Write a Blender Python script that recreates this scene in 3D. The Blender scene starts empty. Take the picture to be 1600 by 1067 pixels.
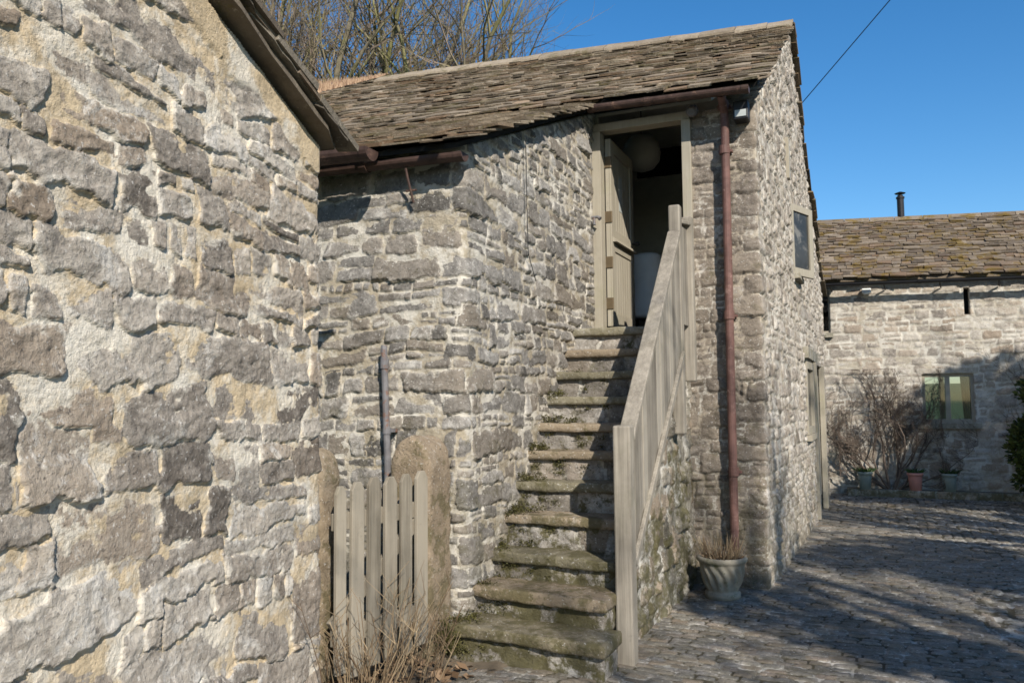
import bpy, math, random
import numpy as np
from mathutils import Vector, Matrix

R = math.radians
rnd = random.Random(7)
scn = bpy.context.scene
COL = scn.collection

# ------------------------------------------------------------------ noise
def _hash(ix, iy, s):
    h = (ix.astype(np.int64) * 374761393 + iy.astype(np.int64) * 668265263 + s * 974634777) & 0xffffffff
    h = ((h ^ (h >> 13)) * 1274126177) & 0xffffffff
    h = ((h ^ (h >> 16)) * 2246822519) & 0xffffffff
    return ((h ^ (h >> 15)) & 0xffffff) / float(0xffffff)

def vnoise(x, y, s=0):
    ix = np.floor(x); iy = np.floor(y)
    fx = x - ix; fy = y - iy
    fx = fx * fx * fx * (fx * (fx * 6 - 15) + 10); fy = fy * fy * fy * (fy * (fy * 6 - 15) + 10)
    a = _hash(ix, iy, s); b = _hash(ix + 1, iy, s); c = _hash(ix, iy + 1, s); d = _hash(ix + 1, iy + 1, s)
    return (a * (1 - fx) + b * fx) * (1 - fy) + (c * (1 - fx) + d * fx) * fy - 0.5

def fbm(x, y, s=0, o=4, g=0.5):
    r = 0; a = 1.0; t = 0
    for k in range(o):
        r = r + a * vnoise(x * 2 ** k + 17.3 * k, y * 2 ** k - 9.1 * k, s + k * 31)
        a *= g
    return r

def sstep(t):
    t = np.clip(t, 0, 1)
    return t * t * (3 - 2 * t)

# ------------------------------------------------------------------ objects
def tag(o, label, cat, group=None, kind=None):
    if label: o['label'] = label
    if cat: o['category'] = cat
    if group: o['group'] = group
    if kind: o['kind'] = kind
    return o

def thing(name, label, cat, loc=(0, 0, 0), group=None):
    o = bpy.data.objects.new(name, None)
    COL.objects.link(o)
    o.location = loc
    o.empty_display_size = 0.1
    return tag(o, label, cat, group)

def wloc(o):
    v = Vector((0, 0, 0))
    while o is not None:
        v += o.location; o = o.parent
    return v

def link(name, me, mat, parent=None, local=False):
    o = bpy.data.objects.new(name, me)
    if mat is not None: me.materials.append(mat)
    COL.objects.link(o)
    if parent is not None:
        o.parent = parent
        if not local: o.location = -wloc(parent)
    return o

def copy_tree(o, parent=None):
    c = o.copy(); COL.objects.link(c)
    if parent is not None: c.parent = parent
    for ch in list(o.children): copy_tree(ch, c)
    return c

def np_mesh(name, V, F, T=None, smooth=True):
    """V (n,3), F (m,4) quads, T (n,3) tint"""
    me = bpy.data.meshes.new(name)
    n = len(V); m = len(F)
    me.vertices.add(n); me.vertices.foreach_set('co', np.asarray(V, np.float32).ravel())
    me.loops.add(m * 4); me.loops.foreach_set('vertex_index', np.asarray(F, np.int32).ravel())
    me.polygons.add(m); me.polygons.foreach_set('loop_start', np.arange(0, m * 4, 4, dtype=np.int32))
    me.polygons.foreach_set('use_smooth', np.full(m, smooth, bool))
    me.update(calc_edges=True)
    if T is not None:
        a = me.color_attributes.new('tint', 'FLOAT_COLOR', 'POINT')
        c = np.ones((n, 4), np.float32); c[:, :T.shape[1]] = T
        a.data.foreach_set('color', c.ravel())
    me.validate()
    return me

class MB:
    """collects boxes, tubes, lathes and loose faces into one mesh"""
    def __init__(s): s.v = []; s.f = []; s.t = []; s.cur = (0.5, 0.5, 0.5)
    def add(s, vs, fs):
        b = len(s.v)
        s.v += [tuple(p) for p in vs]; s.t += [s.cur] * len(vs)
        s.f += [tuple(i + b for i in f) for f in fs]
    def hexa(s, p):  # 8 points: bottom ring 0-3, top ring 4-7
        s.add(p, [(3, 2, 1, 0), (4, 5, 6, 7), (0, 1, 5, 4), (1, 2, 6, 5), (2, 3, 7, 6), (3, 0, 4, 7)])
    def box(s, x0, x1, y0, y1, z0, z1):
        s.hexa([(x0, y0, z0), (x1, y0, z0), (x1, y1, z0), (x0, y1, z0), (x0, y0, z1), (x1, y0, z1), (x1, y1, z1), (x0, y1, z1)])
    def obox(s, c, ax, ay, az):  # centre and half-axis vectors
        c = Vector(c); ax = Vector(ax); ay = Vector(ay); az = Vector(az)
        s.hexa([c - ax - ay - az, c + ax - ay - az, c + ax + ay - az, c - ax + ay - az, c - ax - ay + az, c + ax - ay + az, c + ax + ay + az, c - ax + ay + az])
    def beam(s, a, b, w, h, up=(0, 0, 1)):  # rectangular bar a-b
        a = Vector(a); b = Vector(b); d = (b - a); l = d.length; d.normalize()
        side = d.cross(Vector(up)).normalized(); u = side.cross(d).normalized()
        s.obox((a + b) / 2, side * w / 2, d * l / 2, u * h / 2)
    def tube(s, pts, rad, n=8, cap=True):
        pts = [Vector(p) for p in pts]
        if not hasattr(rad, '__len__'): rad = [rad] * len(pts)
        vs = []; fs = []
        ref = None
        for i, p in enumerate(pts):
            d = (pts[min(i + 1, len(pts) - 1)] - pts[max(i - 1, 0)]).normalized()
            if ref is None:
                ref = d.orthogonal().normalized()
            e = (ref - d * ref.dot(d))
            e = e.normalized() if e.length > 1e-5 else d.orthogonal().normalized()
            ref = e; g = d.cross(e)
            for k in range(n):
                a = 2 * math.pi * k / n
                vs.append(p + (e * math.cos(a) + g * math.sin(a)) * rad[i])
        for i in range(len(pts) - 1):
            for k in range(n):
                k2 = (k + 1) % n
                fs.append((i * n + k, i * n + k2, (i + 1) * n + k2, (i + 1) * n + k))
        if cap:
            fs.append(tuple(range(n - 1, -1, -1))); fs.append(tuple(range((len(pts) - 1) * n, len(pts) * n)))
        s.add(vs, fs)
    def lathe(s, prof, c, n=32, fn=None):  # prof [(r,z)]
        vs = []; fs = []
        for i, (r, z) in enumerate(prof):
            for k in range(n):
                a = 2 * math.pi * k / n
                rr = r + (fn(i, a, z) if fn else 0)
                vs.append((c[0] + rr * math.cos(a), c[1] + rr * math.sin(a), c[2] + z))
        for i in range(len(prof) - 1):
            for k in range(n):
                k2 = (k + 1) % n
                fs.append((i * n + k, i * n + k2, (i + 1) * n + k2, (i + 1) * n + k))
        fs.append(tuple(range(n - 1, -1, -1))); fs.append(tuple(range((len(prof) - 1) * n, len(prof) * n)))
        s.add(vs, fs)
    def build(s, name, mat, parent=None, smooth=False, bevel=0, local=False):
        me = bpy.data.meshes.new(name)
        me.from_pydata(s.v, [], s.f)
        me.polygons.foreach_set('use_smooth', [smooth] * len(me.polygons))
        a = me.color_attributes.new('tint', 'FLOAT_COLOR', 'POINT')
        a.data.foreach_set('color', np.array([(t[0], t[1], t[2], 1) for t in s.t], np.float32).ravel())
        me.update()
        o = link(name, me, mat, parent, local)
        if bevel:
            b = o.modifiers.new('bevel', 'BEVEL'); b.width = bevel; b.segments = 2; b.limit_method = 'ANGLE'
        return o

# ------------------------------------------------------------------ materials
class NT:
    def __init__(s, name):
        s.m = bpy.data.materials.new(name); s.m.use_nodes = True
        s.t = s.m.node_tree; s.t.nodes.clear()
        s.out = s.t.nodes.new('ShaderNodeOutputMaterial')
        s.b = s.t.nodes.new('ShaderNodeBsdfPrincipled')
        s.t.links.new(s.b.outputs[0], s.out.inputs[0])
        s.b.inputs['Roughness'].default_value = 0.9
        s.b.inputs['Specular IOR Level'].default_value = 0.25
        tc = s.t.nodes.new('ShaderNodeTexCoord'); s.co = tc.outputs['Object']
    def set(s, inp, v):
        if hasattr(v, 'is_linked') or hasattr(v, 'links'): s.t.links.new(v, inp)
        elif isinstance(v, (tuple, list)) and len(v) == 3 and inp.type == 'RGBA': inp.default_value = (*v, 1)
        else: inp.default_value = v
    def mapping(s, scale, rot=(0, 0, 0)):
        n = s.t.nodes.new('ShaderNodeMapping'); n.inputs['Scale'].default_value = scale; n.inputs['Rotation'].default_value = rot
        s.t.links.new(s.co, n.inputs[0]); return n.outputs[0]
    def noise(s, scale, detail=5, rough=0.55, co=None, dist=0.0):
        n = s.t.nodes.new('ShaderNodeTexNoise'); n.inputs['Scale'].default_value = scale
        n.inputs['Detail'].default_value = detail; n.inputs['Roughness'].default_value = rough; n.inputs['Distortion'].default_value = dist
        s.t.links.new(co or s.co, n.inputs['Vector']); return n.outputs[0]
    def voro(s, scale, co=None, feat='F1'):
        n = s.t.nodes.new('ShaderNodeTexVoronoi'); n.feature = feat; n.inputs['Scale'].default_value = scale
        s.t.links.new(co or s.co, n.inputs['Vector']); return n.outputs[0]
    def math(s, op, a, b=0.0, c=None):
        n = s.t.nodes.new('ShaderNodeMath'); n.operation = op
        s.set(n.inputs[0], a); s.set(n.inputs[1], b)
        if c is not None: s.set(n.inputs[2], c)
        return n.outputs[0]
    def rng(s, v, a, b, c=0.0, d=1.0):
        n = s.t.nodes.new('ShaderNodeMapRange'); n.interpolation_type = 'SMOOTHSTEP'
        s.set(n.inputs[0], v)
        for k, x in zip((1, 2, 3, 4), (a, b, c, d)): n.inputs[k].default_value = x
        return n.outputs[0]
    def mix(s, f, a, b, mode='MIX'):
        n = s.t.nodes.new('ShaderNodeMix'); n.data_type = 'RGBA'; n.blend_type = mode
        s.set(n.inputs[0], f); s.set(n.inputs[6], a); s.set(n.inputs[7], b); return n.outputs[2]
    def ramp(s, f, stops):
        n = s.t.nodes.new('ShaderNodeValToRGB'); e = n.color_ramp.elements
        while len(e) < len(stops): e.new(0.5)
        for k, (p, c) in enumerate(stops): e[k].position = p; e[k].color = (*c, 1)
        s.t.links.new(f, n.inputs[0]); return n.outputs[0]
    def tint(s):
        n = s.t.nodes.new('ShaderNodeAttribute'); n.attribute_name = 'tint'
        p = s.t.nodes.new('ShaderNodeSeparateColor'); s.t.links.new(n.outputs['Color'], p.inputs[0])
        s.alpha = n.outputs['Alpha']
        return p.outputs[0], p.outputs[1], p.outputs[2]
    def bump(s, h, strength=0.5, dist=0.01):
        n = s.t.nodes.new('ShaderNodeBump'); n.inputs['Strength'].default_value = strength; n.inputs['Distance'].default_value = dist
        s.t.links.new(h, n.inputs['Height']); s.t.links.new(n.outputs[0], s.b.inputs['Normal'])
    def color(s, c): s.set(s.b.inputs['Base Color'], c)
    def rough(s, v): s.set(s.b.inputs['Roughness'], v)

def stone_mat(name, dark, mid, light, mortar, lichen=(0.5, 0.48, 0.44), lamt=0.75, warm=(0.29, 0.22, 0.155), moss=0.0, mvar=0.25, lich_at=0.55, scale=1.0, lime=0.6, limecol=(0.56, 0.53, 0.47)):
    k = NT(name)
    M, G, B = k.tint(); A = k.alpha
    nbig = k.noise(1.6 * scale, 3); nmid = k.noise(11 * scale, 8, 0.7); nfin = k.noise(75 * scale, 4, 0.65); nsp = k.noise(34 * scale, 6, 0.75)
    v = k.math('ADD', k.math('MULTIPLY', G, 0.62), k.math('MULTIPLY', nmid, 1.1)); v = k.math('ADD', v, -0.37)
    v = k.math('ADD', v, k.math('MULTIPLY', k.math('SUBTRACT', nsp, 0.5), 0.7))
    base = k.ramp(v, [(0.12, dark), (0.48, mid), (0.88, light)])
    base = k.mix(k.math('MULTIPLY', k.rng(B, 0.45, 1.0), 0.6), base, warm)
    # pale lichen crust in patches, with its own ragged outline
    nl = k.noise(5.5 * scale, 10, 0.8, dist=0.6)
    lf = k.math('MULTIPLY', k.rng(k.math('ADD', nl, k.math('MULTIPLY', k.math('SUBTRACT', G, 0.5), 0.12)), lich_at, lich_at + 0.1), lamt)
    base = k.mix(lf, base, lichen)
    base = k.mix(k.math('MULTIPLY', k.rng(k.noise(48 * scale, 3, 0.6), 0.6, 0.7), 0.6), base, (0.06, 0.055, 0.05))
    base = k.mix(k.math('MULTIPLY', k.rng(k.noise(62 * scale, 3, 0.6, dist=0.4), 0.62, 0.69), 0.6), base, (0.6, 0.58, 0.54))
    mc = k.mix(k.rng(nmid, 0.35, 0.7), tuple(c * (1 - mvar) for c in mortar), mortar)
    mc = k.mix(k.math('MULTIPLY', k.rng(k.noise(3.1 * scale, 8, 0.7), 0.46, 0.58), 0.75), mc, limecol)
    mc = k.mix(k.math('MULTIPLY', k.rng(k.noise(14 * scale, 6, 0.7), 0.58, 0.68), 0.5), mc, tuple(c * 0.55 for c in mortar))
    mask = k.rng(k.math('ADD', M, k.math('MULTIPLY', k.math('SUBTRACT', nsp, 0.5), 1.0)), 0.3, 0.65)
    c = k.mix(mask, mc, base)
    # lime bloom leached from the joints over the stone edges
    ns = k.noise(7.5 * scale, 9, 0.78, dist=0.4)
    lm = k.rng(k.math('SUBTRACT', ns, k.math('MULTIPLY', A, 0.2)), 0.44, 0.58)
    c = k.mix(k.math('MULTIPLY', lm, lime), c, limecol)
    c = k.mix(0.3, c, k.ramp(nbig, [(0.3, (0.35, 0.34, 0.33)), (0.7, (0.75, 0.74, 0.72))]), 'SOFT_LIGHT')
    if moss:
        sx = k.t.nodes.new('ShaderNodeSeparateXYZ'); k.t.links.new(k.co, sx.inputs[0])
        low = k.rng(sx.outputs[2], 1.7, 0.0)
        mf = k.math('MULTIPLY', k.rng(k.math('ADD', k.noise(6, 8, 0.75), k.math('MULTIPLY', low, 0.14)), 0.56, 0.66), moss)
        c = k.mix(mf, c, (0.075, 0.066, 0.024))
    k.color(c)
    h = k.math('ADD', k.math('MULTIPLY', nmid, 1.0), k.math('MULTIPLY', nfin, 0.45)); h = k.math('ADD', h, k.math('MULTIPLY', nsp, 0.8))
    k.bump(h, 0.9, 0.014)
    return k.m

def wood_mat(name, c0, c1, axis='z', rough=0.75):
    k = NT(name); sc = {'z': (26, 26, 1.3), 'y': (26, 1.3, 26), 'x': (1.3, 26, 26)}[axis]
    G = k.tint()[1]
    g = k.noise(1.0, 6, 0.65, k.mapping(sc)); n = k.noise(4, 4)
    f = k.math('ADD', k.math('MULTIPLY', g, 0.8), k.math('MULTIPLY', n, 0.5)); f = k.math('ADD', f, k.math('MULTIPLY', k.math('SUBTRACT', G, 0.5), 0.4))
    fine = k.noise(1.0, 4, 0.7, k.mapping({'z': (120, 120, 2.2), 'y': (120, 2.2, 120), 'x': (2.2, 120, 120)}[axis]))
    f = k.math('ADD', f, k.math('MULTIPLY', k.math('SUBTRACT', fine, .5), .55))
    c = k.ramp(f, [(0.36, c0), (0.84, c1)])
    c = k.mix(k.math('MULTIPLY', k.rng(k.noise(9, 8, 0.75), 0.58, 0.74), 0.45), c, tuple(x * 0.6 for x in c0))
    c = k.mix(k.math('MULTIPLY', k.rng(k.noise(2.6, 7, 0.7), 0.52, 0.7), 0.3), c, (c0[0] * 1.0, c0[1] * 1.08, c0[2] * .8))
    c = k.mix(k.math('MULTIPLY', k.rng(fine, 0.68, 0.74), 0.7), c, tuple(x * 0.4 for x in c0))
    g = k.math('ADD', g, fine)
    k.color(c); k.rough(rough); k.bump(g, 0.4, 0.004); return k.m

def plain_mat(name, c, rough=0.6, var=0.2, scale=8, metallic=0.0, bump=0.15, c2=None, at=0.55):
    k = NT(name); n = k.noise(scale, 8, 0.65)
    col = k.mix(k.rng(n, 0.3, 0.7), tuple(x * (1 - var) for x in c), c)
    if c2: col = k.mix(k.rng(k.noise(scale * 0.8, 9, 0.75, dist=.5), at, at + 0.1), col, c2)
    k.color(col); k.rough(rough); k.b.inputs['Metallic'].default_value = metallic
    if bump: k.bump(k.noise(scale * 5, 4), bump, 0.004)
    return k.m

def slate_mat(name, dark, mid, light, mossy=0.5, mosscol=(0.13, 0.11, 0.03), lich=0.5, mat=0.54):
    k = NT(name); M, G, B = k.tint()
    n = k.noise(9, 8, 0.7); nf = k.noise(42, 6, 0.7)
    v = k.math('ADD', k.math('MULTIPLY', G, 0.75), k.math('MULTIPLY', n, 0.7)); v = k.math('ADD', v, -0.25)
    c = k.ramp(v, [(0.1, dark), (0.5, mid), (0.9, light)])
    c = k.mix(k.math('MULTIPLY', k.rng(B, 0.6, 1.0), 0.5), c, (mid[0] * 1.25, mid[1] * 0.95, mid[2] * 0.75))
    c = k.mix(k.math('MULTIPLY', k.rng(k.noise(3.3, 9, 0.75, dist=.4), mat, mat + .1), mossy), c, mosscol)
    c = k.mix(k.math('MULTIPLY', k.rng(k.noise(16, 7, 0.75, dist=.4), 0.58, 0.68), lich), c, (0.5, 0.45, 0.36))
    c = k.mix(k.math('MULTIPLY', k.rng(nf, 0.6, 0.7), 0.5), c, tuple(x * 0.5 for x in dark))
    k.color(c); k.bump(k.math('ADD', n, k.math('MULTIPLY', nf, 0.7)), 0.8, 0.015); return k.m

def bark_mat(name, c0, c1, green=0.0):
    k = NT(name); n = k.noise(3, 6, 0.7, k.mapping((6, 6, 1.2)))
    c = k.ramp(n, [(0.3, c0), (0.7, c1)])
    if green: c = k.mix(k.math('MULTIPLY', k.rng(k.noise(0.9, 6, 0.7), 0.42, 0.6), green), c, (0.19, 0.19, 0.05))
    k.color(c); k.bump(n, 0.5, 0.02); return k.m

def leaf_mat(name, c0, c1):
    k = NT(name); G = k.tint()[1]
    k.color(k.ramp(G, [(0.1, c0), (0.9, c1)])); k.rough(0.65); return k.m

def glass_mat(name, c=(0.012, 0.014, 0.015)):
    k = NT(name); k.color(c); k.rough(0.04); k.b.inputs['Specular IOR Level'].default_value = 0.55
    k.b.inputs['IOR'].default_value = 1.75
    k.bump(k.noise(2.0, 2), 0.06, 0.02); return k.m

MS = {}
MS['outb'] = stone_mat('rubble limestone outbuilding', (0.12, 0.102, 0.085), (0.3, 0.265, 0.225), (0.5, 0.455, 0.39), (0.6, 0.48, 0.32), lamt=0.7, lich_at=0.54, lime=0.55, lichen=(.58, .55, .5), limecol=(.66, .62, .54))
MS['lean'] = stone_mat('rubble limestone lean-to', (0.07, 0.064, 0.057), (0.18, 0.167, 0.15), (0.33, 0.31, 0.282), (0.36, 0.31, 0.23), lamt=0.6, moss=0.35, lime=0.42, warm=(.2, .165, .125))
MS['gable'] = stone_mat('coursed limestone gable', (0.1, 0.082, 0.066), (0.24, 0.205, 0.168), (0.46, 0.415, 0.36), (0.43, 0.37, 0.285), lamt=0.55, moss=0.4, lime=0.45, warm=(.235, .195, .15))
MS['farm'] = stone_mat('coursed pale limestone', (0.16, 0.14, 0.12), (0.33, 0.295, 0.25), (0.48, 0.44, 0.38), (0.44, 0.39, 0.31), lamt=0.5, moss=0.1, lime=0.5)
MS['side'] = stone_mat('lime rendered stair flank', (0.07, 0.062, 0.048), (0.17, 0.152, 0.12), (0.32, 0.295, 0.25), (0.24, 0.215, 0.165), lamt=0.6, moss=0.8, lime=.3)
MS['sett'] = stone_mat('worn stone setts', (0.09, 0.083, 0.074), (0.195, 0.18, 0.158), (0.31, 0.285, 0.25), (0.08, 0.068, 0.05), lamt=0.2, moss=0.3, lime=0.0)
MS['step'] = stone_mat('gritstone treads', (0.075, 0.066, 0.042), (0.16, 0.142, 0.095), (0.26, 0.235, 0.165), (0.2, 0.18, 0.13), lamt=0.25, moss=0.7, lime=0.1)
MS['riser'] = stone_mat('limewashed risers', (0.08, 0.07, 0.055), (0.2, 0.18, 0.155), (0.37, 0.345, 0.31), (0.2, 0.18, 0.14), lamt=0.6, moss=0.9, lime=0.3)
MS['post'] = stone_mat('gritstone gatepost', (0.12, 0.092, 0.062), (0.24, 0.19, 0.13), (0.36, 0.3, 0.225), (0.26, 0.21, 0.15), lamt=0.4, moss=0.6, lich_at=0.57, lime=0.12)
MS['kerb'] = stone_mat('kerb stone', (0.13, 0.12, 0.09), (0.24, 0.22, 0.17), (0.34, 0.31, 0.25), (0.3, 0.27, 0.2), lamt=0.3, moss=0.7)
MS['slate'] = slate_mat('stone slates barn', (0.08, 0.062, 0.042), (0.19, 0.15, 0.105), (0.33, 0.27, 0.195), 0.6, (.1, .085, .03), lich=.6, mat=.52)
MS['slate_f'] = slate_mat('stone slates farmhouse', (0.075, 0.058, 0.042), (0.155, 0.122, 0.088), (0.25, 0.2, 0.145), 0.85, (0.15, 0.098, 0.018), .4, .5)
MS['slate_o'] = slate_mat('stone slates outbuilding', (0.065, 0.054, 0.041), (0.125, 0.105, 0.08), (0.22, 0.19, 0.145), 0.6)
MS['iron'] = plain_mat('rusty brown gutter', (0.085, 0.052, 0.042), 0.55, 0.45, 14, c2=(0.17, 0.1, 0.07))
MS['pipe'] = plain_mat('red oxide pipe', (0.165, 0.088, 0.073), 0.6, 0.45, 10, c2=(0.25, 0.16, 0.135), at=0.56)
MS['grey_pipe'] = plain_mat('weathered grey pipe', (0.17, 0.165, 0.17), 0.65, 0.4, 12, c2=(0.16, 0.085, 0.055), at=0.5)
MS['black'] = plain_mat('black metal', (0.02, 0.02, 0.022), 0.45)
MS['wood'] = wood_mat('weathered taupe rail', (0.12, 0.104, 0.082), (0.32, 0.285, 0.232))
MS['gate'] = wood_mat('weathered gate pales', (0.105, 0.09, 0.066), (0.28, 0.245, 0.19))
MS['paint'] = wood_mat('taupe painted joinery', (0.26, 0.23, 0.175), (0.34, 0.305, 0.24), rough=0.55)
MS['brass'] = plain_mat('brass', (0.13, 0.095, 0.055), 0.5, metallic=0.3)
MS['plaster'] = plain_mat('plaster', (0.7, 0.68, 0.62), 0.9, 0.1)
MS['cloth'] = plain_mat('white cloth', (0.7, 0.68, 0.63), 0.95, 0.08)
MS['white'] = plain_mat('white painted', (0.75, 0.74, 0.7), 0.6, 0.08)
MS['glass'] = glass_mat('window glass')
def clear_glass():
    k = NT('clear glass'); t = k.t; tr = t.nodes.new('ShaderNodeBsdfTransparent'); gl = t.nodes.new('ShaderNodeBsdfGlossy'); mx = t.nodes.new('ShaderNodeMixShader')
    tr.inputs[0].default_value = (.66, .7, .7, 1); gl.inputs['Roughness'].default_value = .03; mx.inputs[0].default_value = .09
    t.links.new(tr.outputs[0], mx.inputs[1]); t.links.new(gl.outputs[0], mx.inputs[2]); t.links.new(mx.outputs[0], k.out.inputs[0]); return k.m
MS['clear_glass'] = clear_glass()
MS['dim_glass'] = plain_mat('dull dark glass', (0.05, 0.05, 0.046), 0.3, 0.5, 3, c2=(.16, .15, .13), at=.5, bump=.05)  # dark rough pane with random grey-brown blotches
MS['dark'] = plain_mat('dark room', (0.02, 0.019, 0.018), 0.95)  # near black for unlit interiors, their dimness in the colour; also the dark curtain
MS['bark'] = bark_mat('bare tree bark', (0.12, 0.095, 0.065), (0.27, 0.235, 0.16), 0.6)
MS['twig'] = bark_mat('twig', (0.13, 0.1, 0.08), (0.28, 0.215, 0.165), 0.55)
MS['vine'] = bark_mat('climber bark', (0.075, 0.058, 0.046), (0.17, 0.13, 0.1))
MS['straw'] = leaf_mat('dry stems', (0.13, 0.085, 0.05), (0.36, 0.27, 0.165))
MS['leaf'] = leaf_mat('evergreen leaf', (0.02, 0.032, 0.008), (0.12, 0.14, 0.03))
MS['green'] = leaf_mat('pot leaf', (0.02, 0.045, 0.012), (0.07, 0.12, 0.03))
MS['moss'] = leaf_mat('moss', (0.035, 0.033, 0.01), (0.11, 0.1, 0.03))
MS['dead'] = leaf_mat('dead leaf', (0.12, 0.07, 0.035), (0.34, 0.23, 0.14))
MS['pot'] = plain_mat('reconstituted stone pot', (0.31, 0.28, 0.22), 0.9, 0.35, 9, c2=(0.12, 0.12, 0.06), at=0.56, bump=0.4)
MS['pot_green'] = plain_mat('sage glazed pot', (0.26, 0.3, 0.27), 0.35, 0.15, 9)
MS['pot_pink'] = plain_mat('pink glazed pot', (0.6, 0.27, 0.22), 0.35, 0.15, 9)
MS['soil'] = plain_mat('soil', (0.07, 0.05, 0.035), 1.0, 0.4, 30, bump=0.8)
MS['earth'] = plain_mat('bare earth', (0.15, 0.12, 0.085), 1.0, 0.4, 9, c2=(0.22, 0.185, 0.13), bump=0.9)
MS['field'] = plain_mat('pasture', (0.045, 0.075, 0.022), 1.0, 0.35, 0.4, c2=(0.065, 0.085, 0.035))

# ------------------------------------------------------------------ stone walls as relief
def path_fn(pts, r):
    P = [np.array(p, float) for p in pts]; S = [P[0]]
    for i in range(1, len(P) - 1):
        a, b, c = P[i - 1], P[i], P[i + 1]
        d0 = (b - a) / np.linalg.norm(b - a); d1 = (c - b) / np.linalg.norm(c - b)
        for t in np.linspace(0, 1, 13):
            p0 = b - d0 * r; p2 = b + d1 * r
            S.append((1 - t) ** 2 * p0 + 2 * t * (1 - t) * b + t * t * p2)
    S.append(P[-1]); S = np.array(S)
    seg = np.linalg.norm(np.diff(S, axis=0), axis=1); L = np.concatenate([[0], np.cumsum(seg)])
    tan = np.gradient(S, axis=0) if len(S) > 2 else np.repeat((S[1:] - S[:1]), 2, 0)
    tan = np.zeros_like(S)
    dirs = np.diff(S, axis=0) / seg[:, None]
    tan[0] = dirs[0]; tan[-1] = dirs[-1]; tan[1:-1] = dirs[:-1] + dirs[1:]
    tan /= np.linalg.norm(tan, axis=1)[:, None]
    def f(u):
        x = np.interp(u, L, S[:, 0]); y = np.interp(u, L, S[:, 1])
        tx = np.interp(u, L, tan[:, 0]); ty = np.interp(u, L, tan[:, 1])
        q = np.hypot(tx, ty); return x, y, ty / q, -tx / q
    return f, L[-1]

def rubble(u0, u1, v0, v1, rs, hmin, hmax, asp=(1.1, 2.6), psplit=0.3, pv=0.12, big=0.08):
    out = []; bigs = []; v = v0
    while v < v1:
        h = rs.uniform(hmin, hmax); u = u0 - rs.uniform(0, 0.3)
        while u < u1:
            w = max(h * rs.uniform(*asp), 0.06)
            q = rs.random()
            if q < psplit and h > hmin * 1.25:
                m = h * rs.uniform(0.36, 0.64); e = u + w
                for a, b in ((v, v + m), (v + m, v + h)):
                    x = u
                    while x < e - 1e-6:
                        ww = min(e - x, w * rs.uniform(0.5, 1.05))
                        if e - x - ww < w * 0.3: ww = e - x
                        out.append((x, x + ww, a, b)); x += ww
            elif q < psplit + pv:
                m = u + w * rs.uniform(0.35, 0.65); out.append((u, m, v, v + h)); out.append((m, u + w, v, v + h))
            else:
                out.append((u, u + w, v, v + h))
                if rs.random() < big: bigs.append((u + .01, u + w - 0.01, v, v + h * rs.uniform(1.35, 1.7), 1))
            u += w
        v += h
    return out + bigs

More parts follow.
